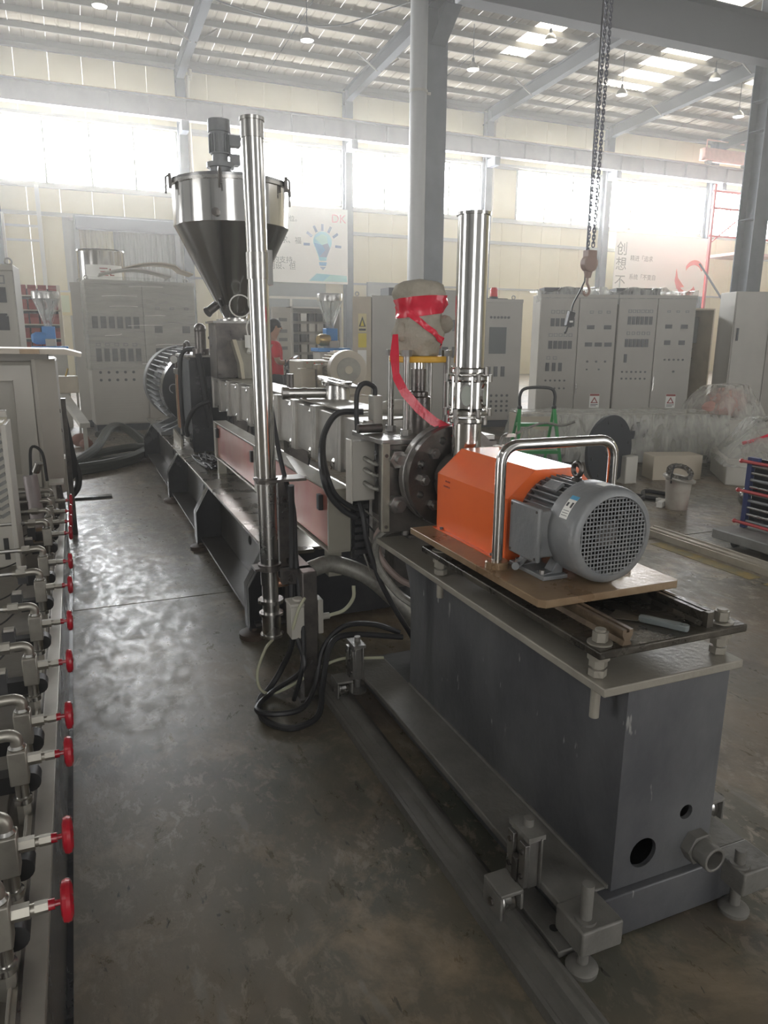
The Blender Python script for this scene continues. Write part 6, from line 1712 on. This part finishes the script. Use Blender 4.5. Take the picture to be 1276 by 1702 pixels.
part('machine_body', MB().prism([(5.05, 7.65), (7.3, 6.70), (7.55, 7.3), (5.3, 8.25)], 'xy', .10, .56), PALEBOX, WM, .02)
part('machine_skid', MB().prism([(5.1, 7.65), (7.25, 6.75), (7.5, 7.25), (5.3, 8.2)], 'xy', 0, .10), CABDARK, WM)
part('end_carton', MB().prism([(4.95, 7.55), (5.3, 7.40), (5.5, 7.95), (5.15, 8.1)], 'xy', .3, .585), CARTON, WM)
part('side_gear', MB().lathe((6.35, 7.05, .42), (-.4, -1, 0), [(0, .10), (.06, .10), (.07, .05), (.07, 0)], 14).box(6.15, 6.3, 7.0, 7.12, .32, .42), CABDARK, WM)
lumpy('plastic_sheet', SHEETF, WM, [(4.92, 7.50), (7.30, 6.45), (7.70, 7.35), (5.25, 8.4)], [(4.96, 7.56), (7.30, 6.60), (7.60, 7.30), (5.30, 8.30)], .04, .61, .06)
single('wrapped_bundle', MB().sphere((8.35, 7.6, .66), .26, 18, (1.15, 1, .8)).sphere((8.09, 7.5, .60), .16, 14, (1.4, 1, .7)), PINK, 'pink tinted film wrapped bundle behind the long wrapped machine', 'bundle')
single('bundle_support', MB().box(7.97, 8.65, 7.35, 7.9, 0, .47), PALEBOX, 'pale crate carrying the pink wrapped bundle', 'crate', bev=.01)
lumpy_o = thing('bundle_film', 'loose clear film over the pink bundle', 'plastic film', (8.35, 7.6, .45))
lumpy('film_sheet', SHEETF, lumpy_o, [(7.9, 7.25), (8.75, 7.25), (8.75, 8.0), (7.9, 8.0)], [(8.1, 7.4), (8.55, 7.4), (8.55, 7.8), (8.1, 7.8)], .46, .90, .07, 10, 3.)
WBX = thing('wrapped_box', 'white hexagonal crate with plastic sheet and red tape beside the rack', 'crate', (6.9, 5.6, 0))
hexp = [(6.30, 5.62), (6.62, 5.28), (7.3, 5.1), (7.75, 5.55), (7.5, 6.25), (6.85, 6.35)]
part('crate_body', MB().prism(hexp, 'xy', 0, .28), PALEBOX, WBX, .008)
lumpy('plastic_sheet', SHEETF, WBX, [(6.28, 5.62), (6.62, 5.25), (7.3, 5.06), (7.8, 5.55), (7.5, 6.3), (6.85, 6.4)], [(6.85, 5.75), (6.95, 5.65), (7.15, 5.6), (7.3, 5.75), (7.2, 5.95), (6.95, 6.0)], .20, .66, .05, 8, 5.)
part('covered_load', MB().lathe((7.0, 5.75, .28), (0, 0, 1), [(0, .45), (.18, .25), (.34, .1), (.34, 0)], 18), PALEBOX, WBX)
part('red_strap', MB().tube([(6.60, 5.72, .42), (6.70, 5.62, .47), (6.82, 5.55, .53), (6.90, 5.52, .58)], .02, 6, 4), REDFILM, WBX, label='red tape strip')
BD_ = thing('blind_disc', 'large dark round disc standing on edge by the wrapped machine', 'disc', (5.09, 6.05, 0))
part('disc_plate', MB().lathe((5.09, 6.06, .375), (.25, -1, 0), [(-.02, .0), (-.02, .37), (.02, .37), (.02, 0)], 48), DISC, BD_, .003)
for k in range(8):
    a = 2 * pi * k / 8 + .2
    part('disc_hole', MB().cyl((5.09 + .30 * math.cos(a), 6.04 + .075 * math.cos(a), .375 + .30 * math.sin(a)), (5.095 + .30 * math.cos(a), 6.035 + .075 * math.cos(a), .375 + .30 * math.sin(a)), .018, n=10), SEAM, BD_)
part('center_boss', MB().lathe((5.09, 6.06, .375), (.25, -1, 0), [(.02, .08), (.035, .075), (.035, .03), (.022, .03), (.022, 0)], 20), STEEL, BD_)
single('pale_block', MB().box(5.30, 5.46, 6.02, 6.16, 0, .30), PALEBOX, 'pale square block leaning at the round dark disc', 'block', bev=.01)
single('floor_carton', MB().prism([(5.75, 6.1), (6.3, 5.95), (6.38, 6.22), (5.85, 6.38)], 'xy', 0, .27), CARTON, 'beige carton on the floor in front of the wrapped machine', 'carton', bev=.006)
single('floor_cable', MB().tube([(4.9, 5.6, .02), (5.1, 5.2, .02), (5.3, 5.3, .02), (5.2, 5.6, .02), (4.95, 5.35, .02), (4.7, 5.3, .02)], .02, 8, 6), CABLE, 'black cable coiled on the floor by the disc and bucket', 'cable')
single('plastic_scrap', MB().obox((4.9, 5.05, .03), (.14, .05, .05), Matrix.Rotation(.5, 3, 'Z')).obox((4.98, 5.12, .03), (.05, .12, .05), Matrix.Rotation(.2, 3, 'Z')), WHITE, 'small white scraps lying on the floor beside the bucket', 'scrap')
BK = thing('bucket', 'old white bucket holding bolted rings, standing on the floor', 'bucket', (4.98, 4.95, 0))
part('bucket_body', MB().lathe((4.98, 4.95, 0), (0, 0, 1), [(0, .095), (.27, .115), (.27, .105), (.02, .088), (.02, 0)], 28), BUCKETM, BK)
RR = thing('flange_ring', 'pale bolted flange rings resting across the bucket top', 'ring', (4.98, 4.95, .27))
part('ring_plate', MB().lathe((4.98, 4.95, .272), (.1, -.15, 1), [(0, .09), (0, .145), (.016, .145), (.016, .09)], 32, True), PALEPLATE, RR)
part('ring_plate', MB().lathe((5.02, 4.99, .315), (-.25, -.55, 1), [(0, .075), (0, .12), (.02, .12), (.02, .075)], 32, True), SATIN, RR)
for k in range(14):
    a = 2 * pi * k / 14
    ax_ = Vector((-.25, -.55, 1)).normalized(); e1 = ax_.orthogonal().normalized(); e2 = ax_.cross(e1)
    p = Vector((5.02, 4.99, .315)) + (e1 * math.cos(a) + e2 * math.sin(a)) * .098
    part('ring_bolt', MB().hexa(p + ax_ * .02, p + ax_ * .034, .010), STEEL, RR)
part('bail_wire', MB().tube([(4.86, 4.92, .25), (4.84, 4.9, .33), (4.86, 4.9, .42)], .007, 6, 4), RUBBER, RR)
# step ladder
SL = thing('step_ladder', 'green folding step ladder with black top rail before the wrapped machine', 'ladder', (4.85, 7.1, 0))
A = [Vector((4.66, 7.12, .74)), Vector((5.06, 7.02, .74))]
Bf = [Vector((4.46, 6.80, 0)), Vector((4.96, 6.66, 0))]
Cr = [Vector((4.72, 7.45, 0)), Vector((5.18, 7.33, 0))]
for k in range(2):
    part('front_leg', MB().bar(Bf[k], A[k], .035, .022), GREENP, SL); part('rear_leg', MB().bar(Cr[k], A[k], .03, .02), GREENP, SL)
part('top_handle', MB().tube([A[0], A[0] + Vector((.0, 0, .15)), A[0] + Vector((.07, -.02, .22)), A[1] + Vector((-.07, .02, .22)), A[1] + Vector((0, 0, .15)), A[1]], .018, 10, 4), RUBBER, SL)
for t in (.32, .72):
    a0, b0 = Bf[0].lerp(A[0], t), Bf[1].lerp(A[1], t)
    q = Vector((.03, .12, 0))
    part('tread', MB().add([a0, b0, b0 + q, a0 + q, a0 + Vector((0, 0, .035)), b0 + Vector((0, 0, .035)), b0 + q + Vector((0, 0, .035)), a0 + q + Vector((0, 0, .035))], [(3, 2, 1, 0), (4, 5, 6, 7), (0, 1, 5, 4), (1, 2, 6, 5), (2, 3, 7, 6), (3, 0, 4, 7)]), GREENP, SL, .003)
part('rear_brace', MB().bar(Cr[0].lerp(A[0], .4), Cr[1].lerp(A[1], .4), .02, .02), GREENP, SL)
for k in range(2): part('hinge_cap', MB().sphere(tuple(A[k]), .03, 10), RUBBER, SL)
single('drape_hose', MB().tube([(4.3, 6.6, .52), (4.5, 6.7, .56), (4.75, 6.75, .60), (4.95, 6.7, .57), (5.05, 6.6, .62)], .014, 8, 6), HOSEGREY, 'grey hose draped over the green step ladder', 'hose')
# channel bars on the floor
CN = thing('steel_channel', 'pair of pale worn steel channels lying on the floor behind the motor', 'channel', (4.12, 3, 0))
for xx in (4.06, 4.14):
    part('channel_bar', MB().prism([(xx, 0), (xx + .07, 0), (xx + .07, .05), (xx + .06, .05), (xx + .055, .012), (xx + .015, .012), (xx + .01, .05), (xx, .05)], 'xz', 1.2, 4.4), pmat('channel_cream_steel%d' % int(xx * 100), (.50, .46, .38), .4, .4, (.40, .36, .29), 8), CN, .002)
# platform and tube rack
PF = thing('steel_platform', 'low grey steel platform on castors carrying the blue tube rack', 'platform', (5.2, 3.7, 0))
part('deck', MB().box(4.32, 5.7, 2.6, 3.92, .058, .13), GREYPL, PF, .008)
for xx in (4.44, 5.55):
    for yy in (2.75, 3.80): part('castor', MB().cyl((xx - .02, yy, .028), (xx + .02, yy, .028), .028, n=16).box(xx - .03, xx + .03, yy - .03, yy + .03, .046, .058), RUBBER, PF)
RK = thing('tube_rack', 'dark blue frame with red rods and grey tubes standing on the platform', 'rack', (5.0, 3.6, .165))
part('frame_post', MB().box(4.63, 4.67, 3.85, 3.89, .166, .70).box(4.63, 4.67, 3.80, 3.85, .66, .70), BLUEFRAME, RK, .003)
part('frame_post', MB().box(4.63, 4.67, 2.95, 2.99, .166, .70), BLUEFRAME, RK, .003)
part('frame_post', MB().box(5.3, 5.34, 3.85, 3.89, .166, .70).box(5.3, 5.34, 2.95, 2.99, .166, .70), BLUEFRAME, RK, .003)
part('back_panel', MB().box(4.67, 4.69, 2.99, 3.85, .18, .69), BLACKP, RK)
for k in range(9): part('tube', MB().cyl((4.645, 2.99, .22 + k * .052), (4.645, 3.85, .22 + k * .052), .012, n=8), SATIN if k % 3 else MOTOR, RK)
for zz in (.205, .445, .665): part('red_rod', MB().cyl((4.618, 2.9, zz), (4.618, 3.92, zz), .012, n=8).sphere((4.618, 3.93, zz), .018, 8), REDDISH, RK)
RK.location += Vector((-.09, -.02, -.035))
single('steel_ball_valve', MB().sphere((5.62, 4.72, .10), .10, 18).cyl((5.62, 4.72, .18), (5.60, 4.66, .24), .03, n=10), SATIN, 'round shiny steel fitting on the floor at the blue rack', 'fitting')

# ------------------------------------------------------------------ added volume that imitates lens glare around the windows
hz = bpy.data.materials.new('glare_volume')
hz.use_nodes = True
nt = hz.node_tree
nt.nodes.remove(nt.nodes['Principled BSDF'])
vs_ = nt.nodes.new('ShaderNodeVolumeScatter')
vs_.inputs['Color'].default_value = (.99, .97, .92, 1)
vs_.inputs['Density'].default_value = GLARE_DENSITY
vs_.inputs['Anisotropy'].default_value = .66
nt.links.new(vs_.outputs[0], nt.nodes['Material Output'].inputs['Volume'])
glare_veil = part('glare_veil', MB().box(-12.6, 40.4, -8.4, 29.8, -.2, 13.0), hz, None)
glare_veil['kind'] = 'stuff'; glare_veil['label'] = 'added pale volume imitating lens glare'; glare_veil['category'] = 'glare_veil'

# repeats carry one group phrase
for stem_, phrase in (('control_cabinet', 'grey control cabinets'), ('floor_rail', 'floor rails under the stand'), ('wall_poster', 'posters on the rear wall'), ('hopper_loader', 'blue hopper loaders'), ('black_cable', 'black cables at the post'),
                      ('hose', 'hoses and cables behind the stand and barrel'), ('top_box', 'flat boxes on the cabinet tops')):
    for o in bpy.data.objects:
        if o.parent is None and o.name.split('.')[0] == stem_ and o.get('category'): o['group'] = phrase
